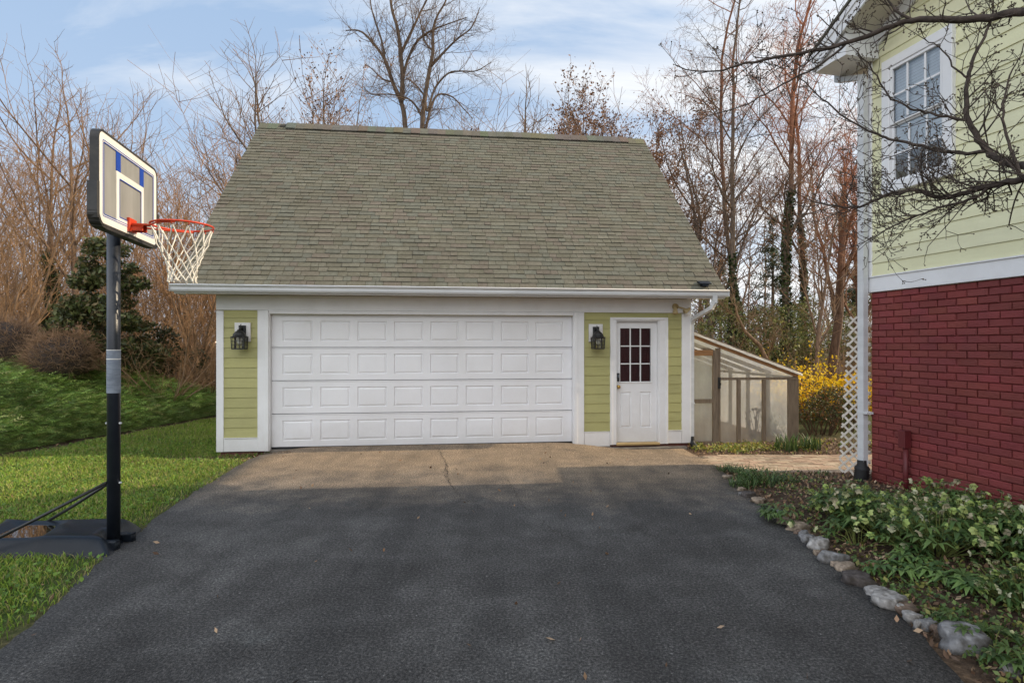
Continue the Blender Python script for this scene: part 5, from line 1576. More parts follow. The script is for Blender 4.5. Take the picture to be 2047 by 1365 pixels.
def hellebore(seed, nleaf, nfl, h, spread, dark=1.0, flowercols=None):
    random.seed(seed); V = []; Fq = []; cc = []; segs = []; FV = []; FF = []; FC = []
    for _ in range(nleaf):
        a = random.uniform(0, 6.28); out = Vector((math.cos(a), math.sin(a), 0)); rr = spread * random.uniform(.25, 1); hh = h * random.uniform(.45, .95) * (1 - .35 * rr / spread)
        top = out * rr + Vector((0, 0, hh)); segs.append((out * .04, out * rr * .5 + Vector((0, 0, hh * .75)), .004, .0035, 0)); segs.append((out * rr * .5 + Vector((0, 0, hh * .75)), top, .0035, .003, 0))
        c0 = random.choice([(.080, .145, .040), (.11, .185, .05), (.06, .11, .035), (.14, .22, .06)]); j = random.uniform(.75, 1.2) * dark; c = tuple(q * j for q in c0)
        for k in range(7):
            b = a + R(-115 + 38 * k + random.uniform(-8, 8)); d = Vector((math.cos(b), math.sin(b), random.uniform(-.12, .25)))
            leaflet(V, Fq, cc, top, d, Vector((0, 0, 1)), random.uniform(.075, .12), random.uniform(.026, .036), c, random.uniform(.1, .45))
    cols = flowercols or [(.66, .66, .36), (.54, .62, .22), (.72, .70, .48), (.44, .56, .16), (.62, .54, .36)]
    for _ in range(nfl):
        a = random.uniform(0, 6.28); rr = spread * 1.1 * math.sqrt(random.random()); hh = h * random.uniform(.45, 1.15) * (1 - .25 * (rr / spread) ** 2); p = Vector((math.cos(a) * rr, math.sin(a) * rr, hh))
        segs.append((Vector((p.x * .3, p.y * .3, .02)), p, .0035, .0025, 0)); c = random.choice(cols); j = random.uniform(.75, 1.1)
        tl = random.uniform(.5, 1.25); az = random.uniform(0, 6.28); ax = Vector((math.sin(tl) * math.cos(az), math.sin(tl) * math.sin(az), -math.cos(tl) * .8)).normalized(); u = ax.orthogonal().normalized(); v = ax.cross(u); sz = random.uniform(.020, .029)
        for k in range(5):
            t = 2 * math.pi * k / 5; o = u * math.cos(t) + v * math.sin(t); s = ax.cross(o); b = len(FV)
            FV += [tuple(p), tuple(p + o * sz * .75 + s * sz * .52 + ax * sz * .45), tuple(p + o * sz * 1.15 + ax * sz * .7), tuple(p + o * sz * .75 - s * sz * .52 + ax * sz * .45)]
            FF.append((b, b + 1, b + 2, b + 3)); FC += [tuple(q * j * .8 for q in c)] + [tuple(q * j for q in c)] * 3
        for k in range(3):                                     # pale bracts by the flower
            b2 = random.uniform(0, 6.28); leaflet(V, Fq, cc, p + Vector((0, 0, -.01)), Vector((math.cos(b2), math.sin(b2), .35)), Vector((0, 0, 1)), .06, .02, (.10, .17, .05), .1)
    L = np_mesh('leaves', V, Fq, M['leaf'], None, np.array(cc)); S = seg_mesh('stems', segs, M['twig'], None, 4, (.7, 1.1, .4)); parts = [L, S]
    if nfl: fo = np_mesh('flowers', FV, FF, M['petal'], None, np.array(FC)); fo['kind'] = 'stuff'; parts.append(fo)
    return parts


CACHE['hel', 1] = hellebore(301, 26, 48, .30, .29); CACHE['hel', 2] = hellebore(302, 24, 36, .27, .27); CACHE['hel', 3] = hellebore(303, 24, 56, .32, .27)
CACHE['hel', 4] = hellebore(304, 13, 3, .20, .26, .9); CACHE['hel', 5] = hellebore(305, 10, 0, .10, .17, 1.35)
random.seed(17)
spots = []
for y in np.arange(4.25, 5.45, .31):
    xl = np.interp(y, [4.2, 4.6, 5.0, 5.6], [3.12, 2.98, 2.86, 2.78]); xr = 4.27 + (6.8 - y) * .2136 - .26
    x = xl + .10
    while x < xr:
        spots.append((x + random.uniform(-.08, .08), y + random.uniform(-.08, .08))); x += .36
for i, (x, y) in enumerate(spots):
    front = y < 4.5 or x < 3.15
    nearwall = x > 4.27 + (6.8 - y) * .2136 - .75
    lab = ('pale flowered hellebore along the driveway side of the flower bed' if front else
           'pale flowered hellebore growing close to the red brick wall' if nearwall else 'pale flowered hellebore in the middle of the dense patch')
    place_tree(('hel', 1 + i % 3), 'hellebore', (x, y, float(gh(x, y))), random.uniform(0, 6.28), random.uniform(.72, 1.15), lab, 'plant',
               'hellebores along the driveway side' if front else 'hellebores by the brick wall' if nearwall else 'hellebores in the middle of the bed')
for (px, py, k, s, lab) in [(1570, 1035, 4, 1.0, 'dark leafed hellebore without flowers above the tan edging stones near the path'), (1715, 1085, 4, 1.1, 'broad dark leafed plant at the left end of the hellebore patch'), (1650, 1012, 4, .9, 'dark leafed plant at the far left of the hellebore patch'),
                            (1790, 1140, 5, 1.1, 'low bright green seedling plant directly above the pale paired stones'), (1830, 1125, 5, 1.0, 'low bright green plant just below the hellebore flowers'), (1890, 1160, 5, 1.0, 'low green plant in the bare middle of the bed'),
                            (1985, 1290, 4, .75, 'dark leafed hellebore beside the largest grey stone'), (1925, 1243, 4, .6, 'dark leafed plant above the brown stone beside the largest grey stone'), (2042, 1318, 4, .8, 'dark leafed hellebore cut by the bottom right corner'),
                            (2050, 1215, 3, .8, 'yellow green hellebore cut by the right edge of the photo'), (1960, 1190, 5, 1.2, 'low green plant left of the yellow green hellebore')]:
    q = onground(px, py, .05); place_tree(('hel', k), 'hellebore' if k != 5 else 'seedling_plant', (q.x, q.y, float(gh(q.x, q.y))), random.uniform(0, 6.28), s, lab, 'plant')

# ------------------------------------------------------------------ edging stones
LG, TAN, GREY, DK, BR = (.36, .35, .34), (.33, .265, .205), (.235, .235, .24), (.10, .088, .085), (.19, .14, .11)
STN = [(155, 207, 52, 34, TAN, 'small tan edging stone at the path end of the row'), (235, 277, 52, 32, TAN, 'second small tan stone from the path end'), (283, 307, 82, 52, DK, 'dark grey stone third from the path end'),
       (335, 342, 92, 48, TAN, 'wide tan stone just below the arching grassy clump'), (402, 392, 62, 44, DK, 'dark stone half sunk below the first hellebores'), (442, 412, 72, 48, GREY, 'grey stone touching the first dark leafed plant'),
       (480, 455, 82, 62, TAN, 'upright tan stone left of the wide flat tan stone'), (565, 490, 130, 66, TAN, 'wide flat tan stone covered by a green plant'), (590, 530, 62, 36, GREY, 'small grey stone tucked under the wide flat tan stone'),
       (622, 557, 104, 62, GREY, 'smooth mid grey stone left of the white streaked stone'), (680, 590, 122, 82, LG, 'white streaked grey stone leaning on its neighbour'), (702, 640, 72, 52, BR, 'small brown stone between two grey stones'),
       (762, 667, 132, 92, GREY, 'blue grey wedge shaped stone in the middle of the row'), (840, 724, 126, 62, TAN, 'rounded tan stone above the flat dark slab'), (915, 792, 182, 92, DK, 'flat dark slab stone, widest dark one in the row'),
       (1010, 858, 118, 78, LG, 'pale stone behind the biggest pale rounded stone'), (1085, 908, 182, 116, LG, 'big pale rounded stone right below its pale twin'), (1182, 955, 122, 62, BR, 'brown stone right of the big pale rounded stone'),
       (1218, 1002, 116, 86, LG, 'pale egg shaped stone below the brown stone'), (1300, 1052, 102, 52, GREY, 'small grey stone half hidden under leaves'), (1397, 1087, 122, 82, BR, 'brown stone left of the largest grey stone'),
       (1540, 1140, 252, 152, GREY, 'largest grey stone near the bottom right corner'), (1790, 1295, 130, 90, LG, 'pale stone at the extreme bottom right corner')]


def make_stone(px, py, w, h, c, label, seed):
    random.seed(seed); bx = 1400 + px / 2.815; by = 880 + (py + h * .42) / 2.815
    q = onground(bx, by, .0); dpt = q.y; W = w / 2.815 / F * dpt; H = max(.06, h / 2.815 / F * dpt * .84)
    o_seed = random.uniform(0, 99); n1, n2 = 26, 16; mb = MB()
    flat = random.uniform(.7, 1.0)
    for i in range(n2 + 1):
        ph = math.pi * i / n2
        for j in range(n1):
            th = 2 * math.pi * j / n1; d = Vector((math.sin(ph) * math.cos(th), math.sin(ph) * math.sin(th), math.cos(ph)))
            k = 1 + .50 * mnoise.noise(d * 1.25 + Vector((o_seed, 0, 0))) + .20 * mnoise.noise(d * 2.9 + Vector((0, o_seed, 0))) + .035 * mnoise.noise(d * 8 + Vector((0, 0, o_seed)))
            p = d * k; p.z = max(min(p.z, .62 * flat + .12 * p.z), -.8)
            mb.v.append((p.x * W * .52, p.y * W * .42, p.z * H * .95)); 
            m = mnoise.noise(d * 4.5 + Vector((o_seed, 3, 0))); v = 1 + .28 * m + (.35 if m > .28 else 0) + .10 * d.z
            mb.c.append(tuple(x * v for x in c))
    for i in range(n2):
        for j in range(n1):
            j2 = (j + 1) % n1; mb.f.append((i * n1 + j, i * n1 + j2, (i + 1) * n1 + j2, (i + 1) * n1 + j)); mb.sm.append(True)
    o = mb.build('edging_stone', M['stone'], None); o.location = (q.x, q.y + W * .28, float(gh(q.x, q.y)) + H * .22); o.rotation_euler = (random.uniform(-.12, .12), random.uniform(-.12, .12), random.uniform(-.5, .5))
    tag(o, label, 'stone', 'small filler stones' if label.startswith('small half buried stone filling') else 'stones edging the flower bed')


for i, s in enumerate(STN): make_stone(*s, seed=400 + i)
random.seed(55)
for i in range(20):
    a = STN[min(i, 20)]; b = STN[min(i + 1, 21)]; f = random.uniform(.35, .65)
    make_stone((a[0] * (1 - f) + b[0] * f) + random.uniform(-26, 10), (a[1] + a[3] * .2) * (1 - f) + (b[1] + b[3] * .2) * f + random.uniform(-4, 14), random.uniform(26, 48) * (1 + i * .03), random.uniform(18, 32) * (1 + i * .03),
               random.choice([TAN, GREY, BR, DK, LG]), 'small half buried stone filling a gap between the larger edging stones', 700 + i)


# ------------------------------------------------------------------ grass, juniper, litter (uncountable)
def scatter_xy(n, fn, x0, x1, y0, y1):
    X = RNG.uniform(x0, x1, n); Y = RNG.uniform(y0, y1, n); k = RNG.random(n) < fn(X, Y); return X[k], Y[k]


def vnoise(X, Y, s, seed=0):
    o = np.zeros_like(X); r = np.random.default_rng(seed)
    for q in range(5):
        a, b, c, d = r.uniform(-1, 1, 4); o += np.sin(X * s * (1 + q * .7) * a * 2 + Y * s * (1 + q * .7) * b * 2 + c * 9) / (1 + q * .4)
    return o / 2.6


def lawn_d(X, Y):
    inl = (X < drv_left(Y) + .01 + .045 * vnoise(Y * 0 + 3, Y, 3.1, 51) + .035 * vnoise(X * 0, Y, 11.0, 52)) & (X > edge_x(Y) + .26 + .06 * np.sin(Y * 5))
    basem = (X > -4.55) & (X < -3.14 - .28 * (Y - 4.61)) & (Y > 4.37) & (Y < 5.06)
    fade = np.clip((drv_left(Y) - X) / .30, .35, 1)
    corner = 1 - sstep(0, 1, 1.4 - np.hypot((X + 4.2) / .9, (Y - 8.5) / .5)) * .9
    patch = .55 + .45 * (vnoise(X, Y, 1.9, 3) > -.35)
    return np.where(inl & ~basem, fade * corner * patch, 0) * np.clip(1.5 - Y / 14, .25, 1)


def blade_field(X, Y, h, w, col, lean=.6):
    n = len(X); Z = gh(X, Y) - .005; th = RNG.uniform(0, 2 * math.pi, n); ph = RNG.uniform(0, 2 * math.pi, n); hh = h * RNG.uniform(.5, 1.2, n); l = hh * lean * RNG.uniform(.1, 1.2, n)
    ex, ey = np.cos(th) * w / 2, np.sin(th) * w / 2; dx, dy = np.cos(ph) * l, np.sin(ph) * l
    B = np.stack([X, Y, Z], -1); E = np.stack([ex, ey, 0 * ex], -1)
    Mi = B + np.stack([dx * .35, dy * .35, hh * .6], -1); Tp = B + np.stack([dx, dy, hh * .95], -1)
    V = np.stack([B - E, B + E, Mi + E * .8, Tp, Mi - E * .8], 1).reshape(-1, 3); i = np.arange(n)[:, None] * 5
    Fq = np.concatenate([np.concatenate([i, i + 1, i + 2, i + 4], 1)], 0); Ft = np.concatenate([i + 4, i + 2, i + 3, i + 3], 1)
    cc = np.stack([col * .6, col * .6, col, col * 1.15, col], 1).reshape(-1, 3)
    tri = np.concatenate([i + 4, i + 2, i + 3], 1)
    Fa = np.concatenate([np.concatenate([i, i + 1, i + 2], 1), np.concatenate([i, i + 2, i + 4], 1), tri], 0)
    return V, Fa, cc


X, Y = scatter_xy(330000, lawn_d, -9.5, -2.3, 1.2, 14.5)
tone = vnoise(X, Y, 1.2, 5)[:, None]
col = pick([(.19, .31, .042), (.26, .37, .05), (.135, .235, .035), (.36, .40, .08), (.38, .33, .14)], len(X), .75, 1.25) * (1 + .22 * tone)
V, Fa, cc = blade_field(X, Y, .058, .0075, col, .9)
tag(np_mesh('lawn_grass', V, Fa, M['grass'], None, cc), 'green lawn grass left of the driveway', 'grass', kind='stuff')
# broad-leaved weeds and clover through the lawn edge and bed
X, Y = scatter_xy(60000, lambda X, Y: lawn_d(X, Y) * (.25 + .5 * (vnoise(X, Y, 2.4, 9) > .1)), -9, -2.3, 1.2, 10)
P = np.stack([X, Y, gh(X, Y) + RNG.uniform(.01, .055, len(X))], -1)
V1, F1, c1 = quads_at(P, RNG.uniform(.010, .020, len(P)), pick([(.15, .27, .05), (.20, .31, .06), (.12, .21, .045)], len(P)), .8, np.array([[0, 0, 1.]]))
tag(np_mesh('lawn_clover', V1, F1, M['grass'], None, c1), 'clover and small weeds mixed through the lawn', 'weeds', kind='stuff')


def bed_d(X, Y):
    ok = (X > drv_right(Y) + .10) & (X < 4.27 + (6.8 - Y) * .2136 - .02) & (Y < 7.6)
    return np.where(ok, (.10 + .75 * (vnoise(X, Y, 2.6, 21) > .15) + .35 * (X < drv_right(Y) + .4) + .45 * (Y < 4.1)) * np.where(Y > 5.6, .35, 1), 0)


X, Y = scatter_xy(34000, bed_d, 2.1, 5.6, 2.2, 7.6)
P = np.stack([X, Y, gh(X, Y) + RNG.uniform(.01, .07, len(X))], -1)
V1, F1, c1 = quads_at(P, RNG.uniform(.010, .024, len(P)), pick([(.085, .15, .036), (.12, .20, .05), (.17, .23, .06), (.06, .10, .028), (.26, .25, .06)], len(P)), .6, np.array([[0, 0, 1.]]))
tag(np_mesh('bed_weeds', V1, F1, M['leaf'], None, c1), 'small weeds and groundcover between the stones and hellebores', 'weeds', kind='stuff')

X, Y = scatter_xy(9000, lambda X, Y: np.where((X > 3.05) & (Y > 9.12) & (Y < 10.4), .05 + .95 * (vnoise(X, Y, 2.0, 61) > .25), 0), 3, 8, 9.1, 10.4)
P = np.stack([X, Y, gh(X, Y) + RNG.uniform(.01, .07, len(X))], -1)
V1, F1, c1 = quads_at(P, RNG.uniform(.014, .030, len(P)), pick([(.26, .30, .05), (.34, .32, .06), (.16, .22, .05), (.44, .36, .07)], len(P)), .6, np.array([[0, 0, 1.]]))
tag(np_mesh('path_weeds', V1, F1, M['leaf'], None, c1), 'yellow green low weeds between the brick path and the greenhouse', 'weeds', kind='stuff')
# fallen leaves and twigs
def litter_d(X, Y):
    d = np.zeros_like(X)
    d = np.where((X > drv_right(Y) - .03) & (X < 4.27 + (6.8 - Y) * .2136 + .3) & (Y < 7.65), .9, d)
    d = np.where((X > 3.0) & (Y > 9.08) & (Y < 10.6), 1.0, d)
    d = np.where(np.abs(X - drv_left(Y) + .06) < .12, .35, d)
    d = np.where((X < drv_left(Y)) & (X > edge_x(Y)), .03, d)
    d = np.where((np.hypot((X + 4.2) / .9, (Y - 8.5) / .45) < 1), .9, d)
    d = np.where((X > drv_left(Y)) & (X < drv_right(Y)) & (Y < 8.6), .005, d)
    return d


X, Y = scatter_xy(85000, litter_d, -8, 9, 2.2, 10.8)
on = (X > drv_left(Y) - .02) & (X < drv_right(Y) + .02) & (Y < 8.6)
P = np.stack([X, Y, gh(X, Y) + RNG.uniform(.006, .03, len(X)) + on * .016], -1); P[on, 2] = .028 + gh(X, Y)[on] * .6
V1, F1, c1 = quads_at(P, RNG.uniform(.010, .030, len(P)), pick([(.24, .145, .085), (.33, .21, .13), (.16, .10, .066), (.42, .30, .20), (.11, .075, .055)], len(P)), .5, np.array([[0, 0, 1.]]))
tag(np_mesh('fallen_leaves', V1, F1, M['litter'], None, c1), 'small dry fallen leaves over the bed, path edge and garage corner', 'leaves', kind='stuff')
X, Y = scatter_xy(90000, lambda X, Y: np.where((X < edge_x(Y) - 2.6) | (Y > 14), .7, 0) * np.clip(1.6 - Y / 22, .2, 1), -26, 16, 8, 30)
P = np.stack([X, Y, gh(X, Y) + RNG.uniform(.01, .09, len(X))], -1)
V1, F1, c1 = quads_at(P, RNG.uniform(.03, .07, len(P)), pick([(.21, .125, .07), (.30, .19, .11), (.14, .085, .055), (.36, .25, .155)], len(P)), .55, np.array([[0, 0, 1.]]))
tag(np_mesh('woodland_litter', V1, F1, M['litter'], None, c1), 'brown leaf litter over the woodland floor', 'leaves', kind='stuff')


# juniper bank: feathery sprays laid down the slope over a dark core
def jun_h(X, Y):
    s = edge_x(Y) - X
    return .34 * sstep(-.02, .30, s) * (1 - sstep(3.2, 3.9, s)) * (1 + .55 * vnoise(X, Y, 2.3, 33) + .3 * vnoise(X, Y, 6.5, 34)) * (1 - .45 * sstep(12.5, 15, Y)) * (1 - sstep(15.5, 16.2, Y)) * sstep(5.2, 6.2, Y)


jx = np.arange(-12.6, -5.8, .1); jy = np.arange(5.2, 16.3, .1); JX, JY = np.meshgrid(jx, jy, indexing='ij')
JZ = gh(JX, JY) + jun_h(JX, JY) * .80 - .045; idx = np.arange(JX.size).reshape(JX.shape)
Q = np.stack([idx[:-1, :-1], idx[1:, :-1], idx[1:, 1:], idx[:-1, 1:]], -1).reshape(-1, 4)
hm = jun_h(JX, JY).ravel()[Q].max(1) > .03
core_m = surf('juniper_core', (.15, .21, .055), (.08, .115, .035), 25, 1.0, .8, 50)
used = np.unique(Q[hm]); remap = -np.ones(JX.size, int); remap[used] = np.arange(len(used))
jun = np_mesh('juniper_bank', np.stack([JX, JY, JZ], -1).reshape(-1, 3)[used], remap[Q[hm]], core_m, None, smooth=True)
tag(jun, 'low spreading green juniper covering the bank left of the lawn', 'juniper', kind='stuff')
X, Y = scatter_xy(100000, lambda X, Y: np.where(jun_h(X, Y) > .04, 1, 0) * np.clip(1.7 - Y / 13, .35, 1), -12.6, -5.8, 5.2, 16.3)
n = len(X); B = np.stack([X, Y, gh(X, Y) + jun_h(X, Y) * RNG.uniform(.55, 1.02, n)], -1)
az = RNG.normal(.0, .75, n) - .35 * vnoise(X, Y, 1.3, 41); D = np.stack([np.cos(az), np.sin(az) - .25, RNG.normal(.10, .24, n)], -1); D /= np.linalg.norm(D, axis=1, keepdims=True)
S = np.cross(D, np.array([[0, 0, 1.]])); S /= np.linalg.norm(S, axis=1, keepdims=True); S = S + RNG.normal(size=S.shape) * .4; ln = RNG.uniform(.09, .22, n)[:, None]
tone = ((1 + .30 * vnoise(X, Y, 1.6, 43) + .28 * vnoise(X, Y, 6, 44)) * (.55 + .55 * sstep(.0, .5, edge_x(Y) - X)))[:, None]
jc = pick([(.24, .37, .085), (.29, .42, .09), (.17, .27, .065), (.36, .46, .10), (.40, .38, .13)], n, .7, 1.3) * tone
Vs = []; Fs = []; Cs = []
for k, (f, wid) in enumerate(((0, .0), (.28, .15), (.55, .17), (.8, .12))):
    for sg in (-1, 1):
        b = B + D * ln * f; t = b + D * ln * .34 + S * sg * ln * wid * 1.3; m = b + D * ln * .10 + S * sg * ln * .02; e = b + D * ln * .20 + S * sg * ln * .01
        o = len(Vs); Vs.append(np.stack([b, m, t, e], 1)); Cs.append(np.stack([jc * .85, jc * 1.0, jc * 1.3, jc * 1.1], 1))
V = np.concatenate(Vs, 0).reshape(-1, 3); cc = np.concatenate(Cs, 0).reshape(-1, 3); Fq = np.arange(len(V)).reshape(-1, 4)
np_mesh('juniper_spray', V, Fq, M['leaf'], jun, cc)['kind'] = 'stuff'

# ------------------------------------------------------------------ dogwood reaching in from the right
DW = empty('dogwood_tree', (4.35, 3.05, .0), 0, 'budded dogwood whose bare branches reach across the house window from the right', 'tree')
random.seed(77); OFF = Vector((4.35, 3.05, 0))


def dpt(px, py, d): return at(px, d, None, py) - OFF


limbs = {
    'A': [Vector((-.05, .0, 2.5)), dpt(2140, 40, 3.3), dpt(2047, 25, 3.5), dpt(1960, 38, 3.7), dpt(1880, 40, 3.8), dpt(1825, 40, 3.9), dpt(1770, 58, 4.0), dpt(1700, 84, 4.1), dpt(1640, 100, 4.2), dpt(1570, 112, 4.3), dpt(1490, 128, 4.4), dpt(1440, 142, 4.45)],
    'A2': [dpt(1825, 40, 3.9), dpt(1795, 25, 3.95), dpt(1775, 0, 4.0), dpt(1765, -40, 4.0)],
    'A3': [dpt(1690, 88, 4.12), dpt(1640, 130, 4.2), dpt(1590, 155, 4.25), dpt(1540, 182, 4.3), dpt(1500, 205, 4.35), dpt(1440, 225, 4.4)],
    'B': [Vector((-.05, .0, 2.35)), dpt(2130, 350, 3.2), dpt(2047, 333, 3.5), dpt(2000, 318, 3.7), dpt(1975, 303, 3.8), dpt(1950, 270, 3.85), dpt(1935, 240, 3.9), dpt(1931, 200, 3.95), dpt(1934, 158, 4.0), dpt(1950, 110, 4.05), dpt(1975, 60, 4.1), dpt(1985, 20, 4.1)],
    'B2': [dpt(1935, 240, 3.9), dpt(1895, 233, 3.95), dpt(1850, 225, 4.05), dpt(1810, 212, 4.1), dpt(1775, 190, 4.2), dpt(1745, 140, 4.25), dpt(1710, 100, 4.3)],
    'B3': [dpt(1934, 158, 4.0), dpt(1905, 130, 4.05), dpt(1885, 100, 4.1), dpt(1850, 80, 4.15)],
    'C': [dpt(1975, 303, 3.8), dpt(1930, 305, 3.9), dpt(1870, 300, 4.0), dpt(1815, 285, 4.1), dpt(1770, 275, 4.2), dpt(1735, 260, 4.3), dpt(1680, 228, 4.4), dpt(1630, 185, 4.5), dpt(1590, 150, 4.5)],
    'D': [Vector((-.05, .05, 2.1)), dpt(2130, 350, 3.1), dpt(2047, 358, 3.4), dpt(1985, 370, 3.6), dpt(1930, 385, 3.8), dpt(1880, 395, 3.9), dpt(1830, 380, 4.0), dpt(1780, 388, 4.1), dpt(1730, 410, 4.2), dpt(1690, 415, 4.25), dpt(1630, 405, 4.3)],
    'D2': [dpt(1985, 370, 3.6), dpt(1950, 395, 3.7), dpt(1900, 410, 3.8), dpt(1850, 425, 3.9), dpt(1800, 445, 4.0), dpt(1755, 470, 4.1)],
    'E': [dpt(2047, 358, 3.4), dpt(2020, 300, 3.5), dpt(2005, 240, 3.55), dpt(2010, 180, 3.6), dpt(2030, 130, 3.6)],
}
lr = {'A': (.030, .007), 'A2': (.010, .004), 'A3': (.009, .0035), 'B': (.030, .006), 'B2': (.010, .0035), 'B3': (.007, .003), 'C': (.013, .0035), 'D': (.026, .004), 'D2': (.011, .0035), 'E': (.010, .004)}


def smooth(pts, m=4):
    out = []
    for i in range(len(pts) - 1):
        a, b, c, d = pts[max(i - 1, 0)], pts[i], pts[i + 1], pts[min(i + 2, len(pts) - 1)]
        for k in range(m):
            t = k / m; out.append(.5 * (2 * b + (c - a) * t + (2 * a - 5 * b + 4 * c - d) * t * t + (3 * b - a - 3 * c + d) * t ** 3) + Vector((random.gauss(0, .004), random.gauss(0, .004), random.gauss(0, .004))))
    return out + [pts[-1]]


mb = MB(); mb.tube([(0, 0, -.1), (.03, .02, .7), (-.02, -.01, 1.5), (-.03, .0, 2.2), (-.05, 0, 2.7), (.1, -.1, 3.6), (.2, -.3, 4.6)], [.115, .10, .09, .08, .07, .05, .03], 12); mb.build('trunk', M['darkbark'], DW)
segs = []; buds = []


def dog_twig(p, d, ln, r, lv):
    n = 4; st = ln / n
    for i in range(n):
        d = (d + rnd_perp(d) * random.uniform(0, .35) + Vector((0, 0, .10))).normalized(); q = p + d * st
        segs.append((p, q, r, r * .88, 0)); r *= .88; p = q
        if lv < 2 and random.random() < (.68 if lv == 0 else .5):
            s = rnd_perp(d); dog_twig(p, (d * .55 + s * .8 + Vector((0, 0, .12))).normalized(), ln * random.uniform(.4, .65), max(.0022, r * .75), lv + 1)
    if random.random() < .85:                                  # forked tip with stalked round buds
        for k in range(random.choice([1, 2, 2, 3])):
            e = p + (d + rnd_perp(d) * .6).normalized() * random.uniform(.015, .035); segs.append((p, e, .0018, .0014, 0)); buds.append(e)


for nme, pts in limbs.items():
    S_ = smooth(pts); r0, r1 = lr[nme]; n = len(S_)
    mb = MB(); mb.tube(S_, [r0 + (r1 - r0) * i / n for i in range(n)], 8); mb.build('limb', M['darkbark'], DW)
    for i in range(3 if nme in 'ABD' else 1, n - 1):
        if nme in ('A', 'B', 'D') and i < 7: continue
        for _ in range(random.choice([0, 0, 1, 1] if nme not in ('D', 'D2') else [1, 1, 2, 2])):
            d = (S_[i + 1] - S_[i]).normalized(); s = rnd_perp(d); s.y *= .6
            dog_twig(S_[i], (d * .6 + s * .8 + Vector((0, 0, .1))).normalized(), random.uniform(.12, .38), max(.0032, min(.006, (r0 + (r1 - r0) * i / n) * .4)), 0)
    dog_twig(S_[-1], (S_[-1] - S_[-2]).normalized(), .35, r1, 0)
seg_mesh('twigs', segs, M['darkbark'], DW, 4)
BV = []; BF = []
for b in buds:
    o = len(BV); s = random.uniform(.0055, .0085)
    for d in ((1, 0, 0), (0, 1, 0), (-1, 0, 0), (0, -1, 0), (0, 0, 1.0), (0, 0, -1.0)): BV.append((b.x + d[0] * s, b.y + d[1] * s, b.z + d[2] * s * .85))
    BF += [(o, o + 1, o + 4), (o + 1, o + 2, o + 4), (o + 2, o + 3, o + 4), (o + 3, o, o + 4), (o + 1, o, o + 5), (o + 2, o + 1, o + 5), (o + 3, o + 2, o + 5), (o, o + 3, o + 5)]
bo = np_mesh('flower_buds', BV, BF, surf('dogwood_bud', (.16, .125, .09), (.10, .075, .055), 40, .85), DW, smooth=True); bo['kind'] = 'stuff'

# ------------------------------------------------------------------ light, sky, camera
ELEV, KY = 31.0, .10
Ld = Vector((-1, -KY, -math.tan(R(ELEV)))).normalized()        # the way the sunlight travels
sun = bpy.data.lights.new('sun', 'SUN'); sun.energy = 5.0; sun.angle = R(.55); sun.color = (1.0, .82, .58)
so = bpy.data.objects.new('sun', sun); COL.objects.link(so); so.rotation_euler = Ld.to_track_quat('-Z', 'Y').to_euler(); so.location = (20, 2, 15)
w = bpy.data.worlds.new('World'); SC.world = w; w.use_nodes = True; nt = w.node_tree; bg = nt.nodes['Background']; bg.inputs['Strength'].default_value = .13
sky = N(nt, 'ShaderNodeTexSky'); sky.sky_type = 'NISHITA'; sky.sun_disc = False; sky.sun_elevation = R(ELEV); sky.sun_rotation = math.atan2(1.0, KY); sky.altitude = 200; sky.air_density = 1.0; sky.dust_density = 1.2; sky.ozone_density = 1.4
tc = N(nt, 'ShaderNodeTexCoord').outputs['Generated']; sp = N(nt, 'ShaderNodeSeparateXYZ'); nt.links.new(tc, sp.inputs[0])
den = math_n(nt, 'ADD', math_n(nt, 'MAXIMUM', sp.outputs[2], .0), .22)
cb = N(nt, 'ShaderNodeCombineXYZ'); nt.links.new(math_n(nt, 'DIVIDE', sp.outputs[0], den), cb.inputs[0]); nt.links.new(math_n(nt, 'DIVIDE', sp.outputs[1], den), cb.inputs[1])
mp = N(nt, 'ShaderNodeMapping'); mp.inputs['Rotation'].default_value = (0, 0, R(28)); mp.inputs['Scale'].default_value = (.75, 1.9, 1); mp.inputs['Location'].default_value = (.6, .2, 0); nt.links.new(cb.outputs[0], mp.inputs['Vector'])
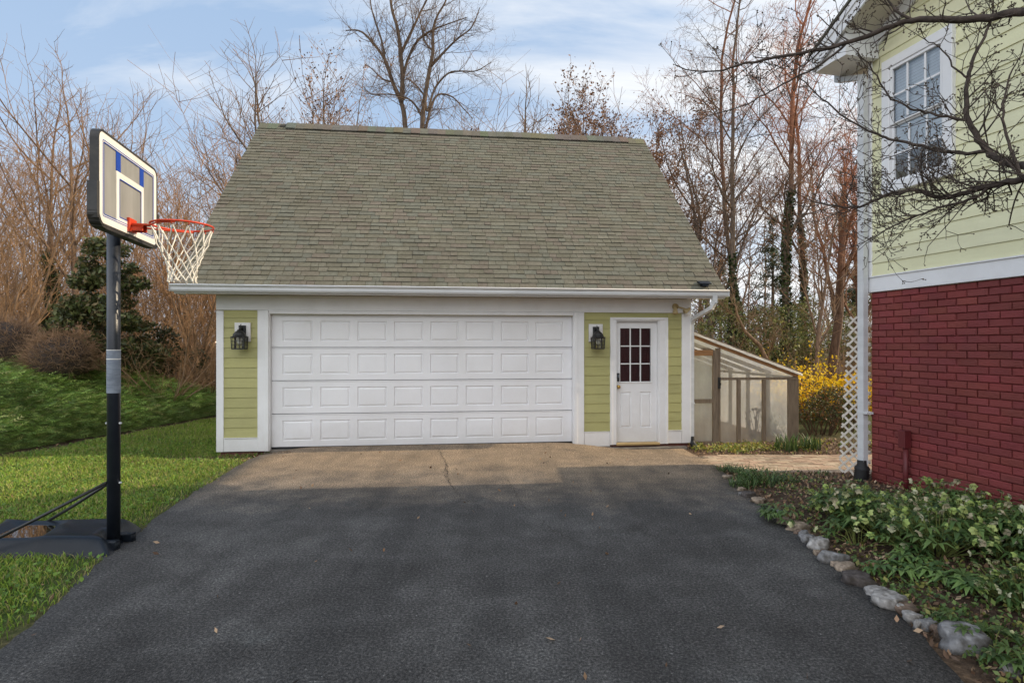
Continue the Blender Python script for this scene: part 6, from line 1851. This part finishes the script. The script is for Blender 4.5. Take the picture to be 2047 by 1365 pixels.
cn = N(nt, 'ShaderNodeTexNoise'); cn.inputs['Scale'].default_value = 1.5; cn.inputs['Detail'].default_value = 9; cn.inputs['Roughness'].default_value = .58; cn.inputs['Distortion'].default_value = .5; nt.links.new(mp.outputs[0], cn.inputs['Vector'])
# thin cloud thickens to the right (towards the sun)
east = math_n(nt, 'MULTIPLY', sp.outputs[0], .30)
cov = ramp(nt, math_n(nt, 'ADD', cn.outputs['Fac'], east), [(.40, (0, 0, 0)), (.56, (.45, .45, .45)), (.72, (1, 1, 1))]).outputs[0]
hz = ramp(nt, sp.outputs[2], [(.0, (.75, .75, .75)), (.30, (.22, .22, .22)), (.7, (0, 0, 0))]).outputs[0]
blue = mixc(nt, .72, sky.outputs[0], (3.3, 4.9, 7.3))
c = mixc(nt, hz, blue, (6.3, 6.75, 7.2)); c = mixc(nt, cov, c, (8.1, 8.2, 8.3))
# bright band added to the unseen sky behind and left, lifting the ambient
rear = math_n(nt, 'ADD', math_n(nt, 'MULTIPLY', sp.outputs[1], -.85), math_n(nt, 'MULTIPLY', sp.outputs[0], -.50))
rf = math_n(nt, 'MULTIPLY', ramp(nt, rear, [(.12, (0, 0, 0)), (.60, (1, 1, 1))]).outputs[0], ramp(nt, sp.outputs[2], [(.0, (.04, .04, .04)), (.25, (.36, .36, .36)), (.46, (1, 1, 1)), (.66, (.72, .72, .72)), (.85, (.30, .30, .30)), (1.0, (.08, .08, .08))]).outputs[0])
rf = math_n(nt, 'MULTIPLY', rf, ramp(nt, cn.outputs['Fac'], [(.3, (.75, .75, .75)), (.65, (1, 1, 1))]).outputs[0])
c = mixc(nt, rf, c, (21.5, 21.6, 21.8))
nt.links.new(c, bg.inputs['Color'])

cam = bpy.data.cameras.new('camera'); co = bpy.data.objects.new('camera', cam); COL.objects.link(co)
co.location = (0, 0, CAMH); co.rotation_euler = (R(90), 0, 0); cam.sensor_width = 36; cam.lens = F / 2047 * 36; cam.shift_y = (HY - 682.5) / 2047; cam.clip_end = 2000; cam.clip_start = .05
SC.camera = co
SC.view_settings.view_transform = 'Standard'; SC.view_settings.look = 'None'; SC.view_settings.exposure = 0; SC.view_settings.gamma = 1
SC.cycles.max_bounces = 8; SC.cycles.transparent_max_bounces = 16
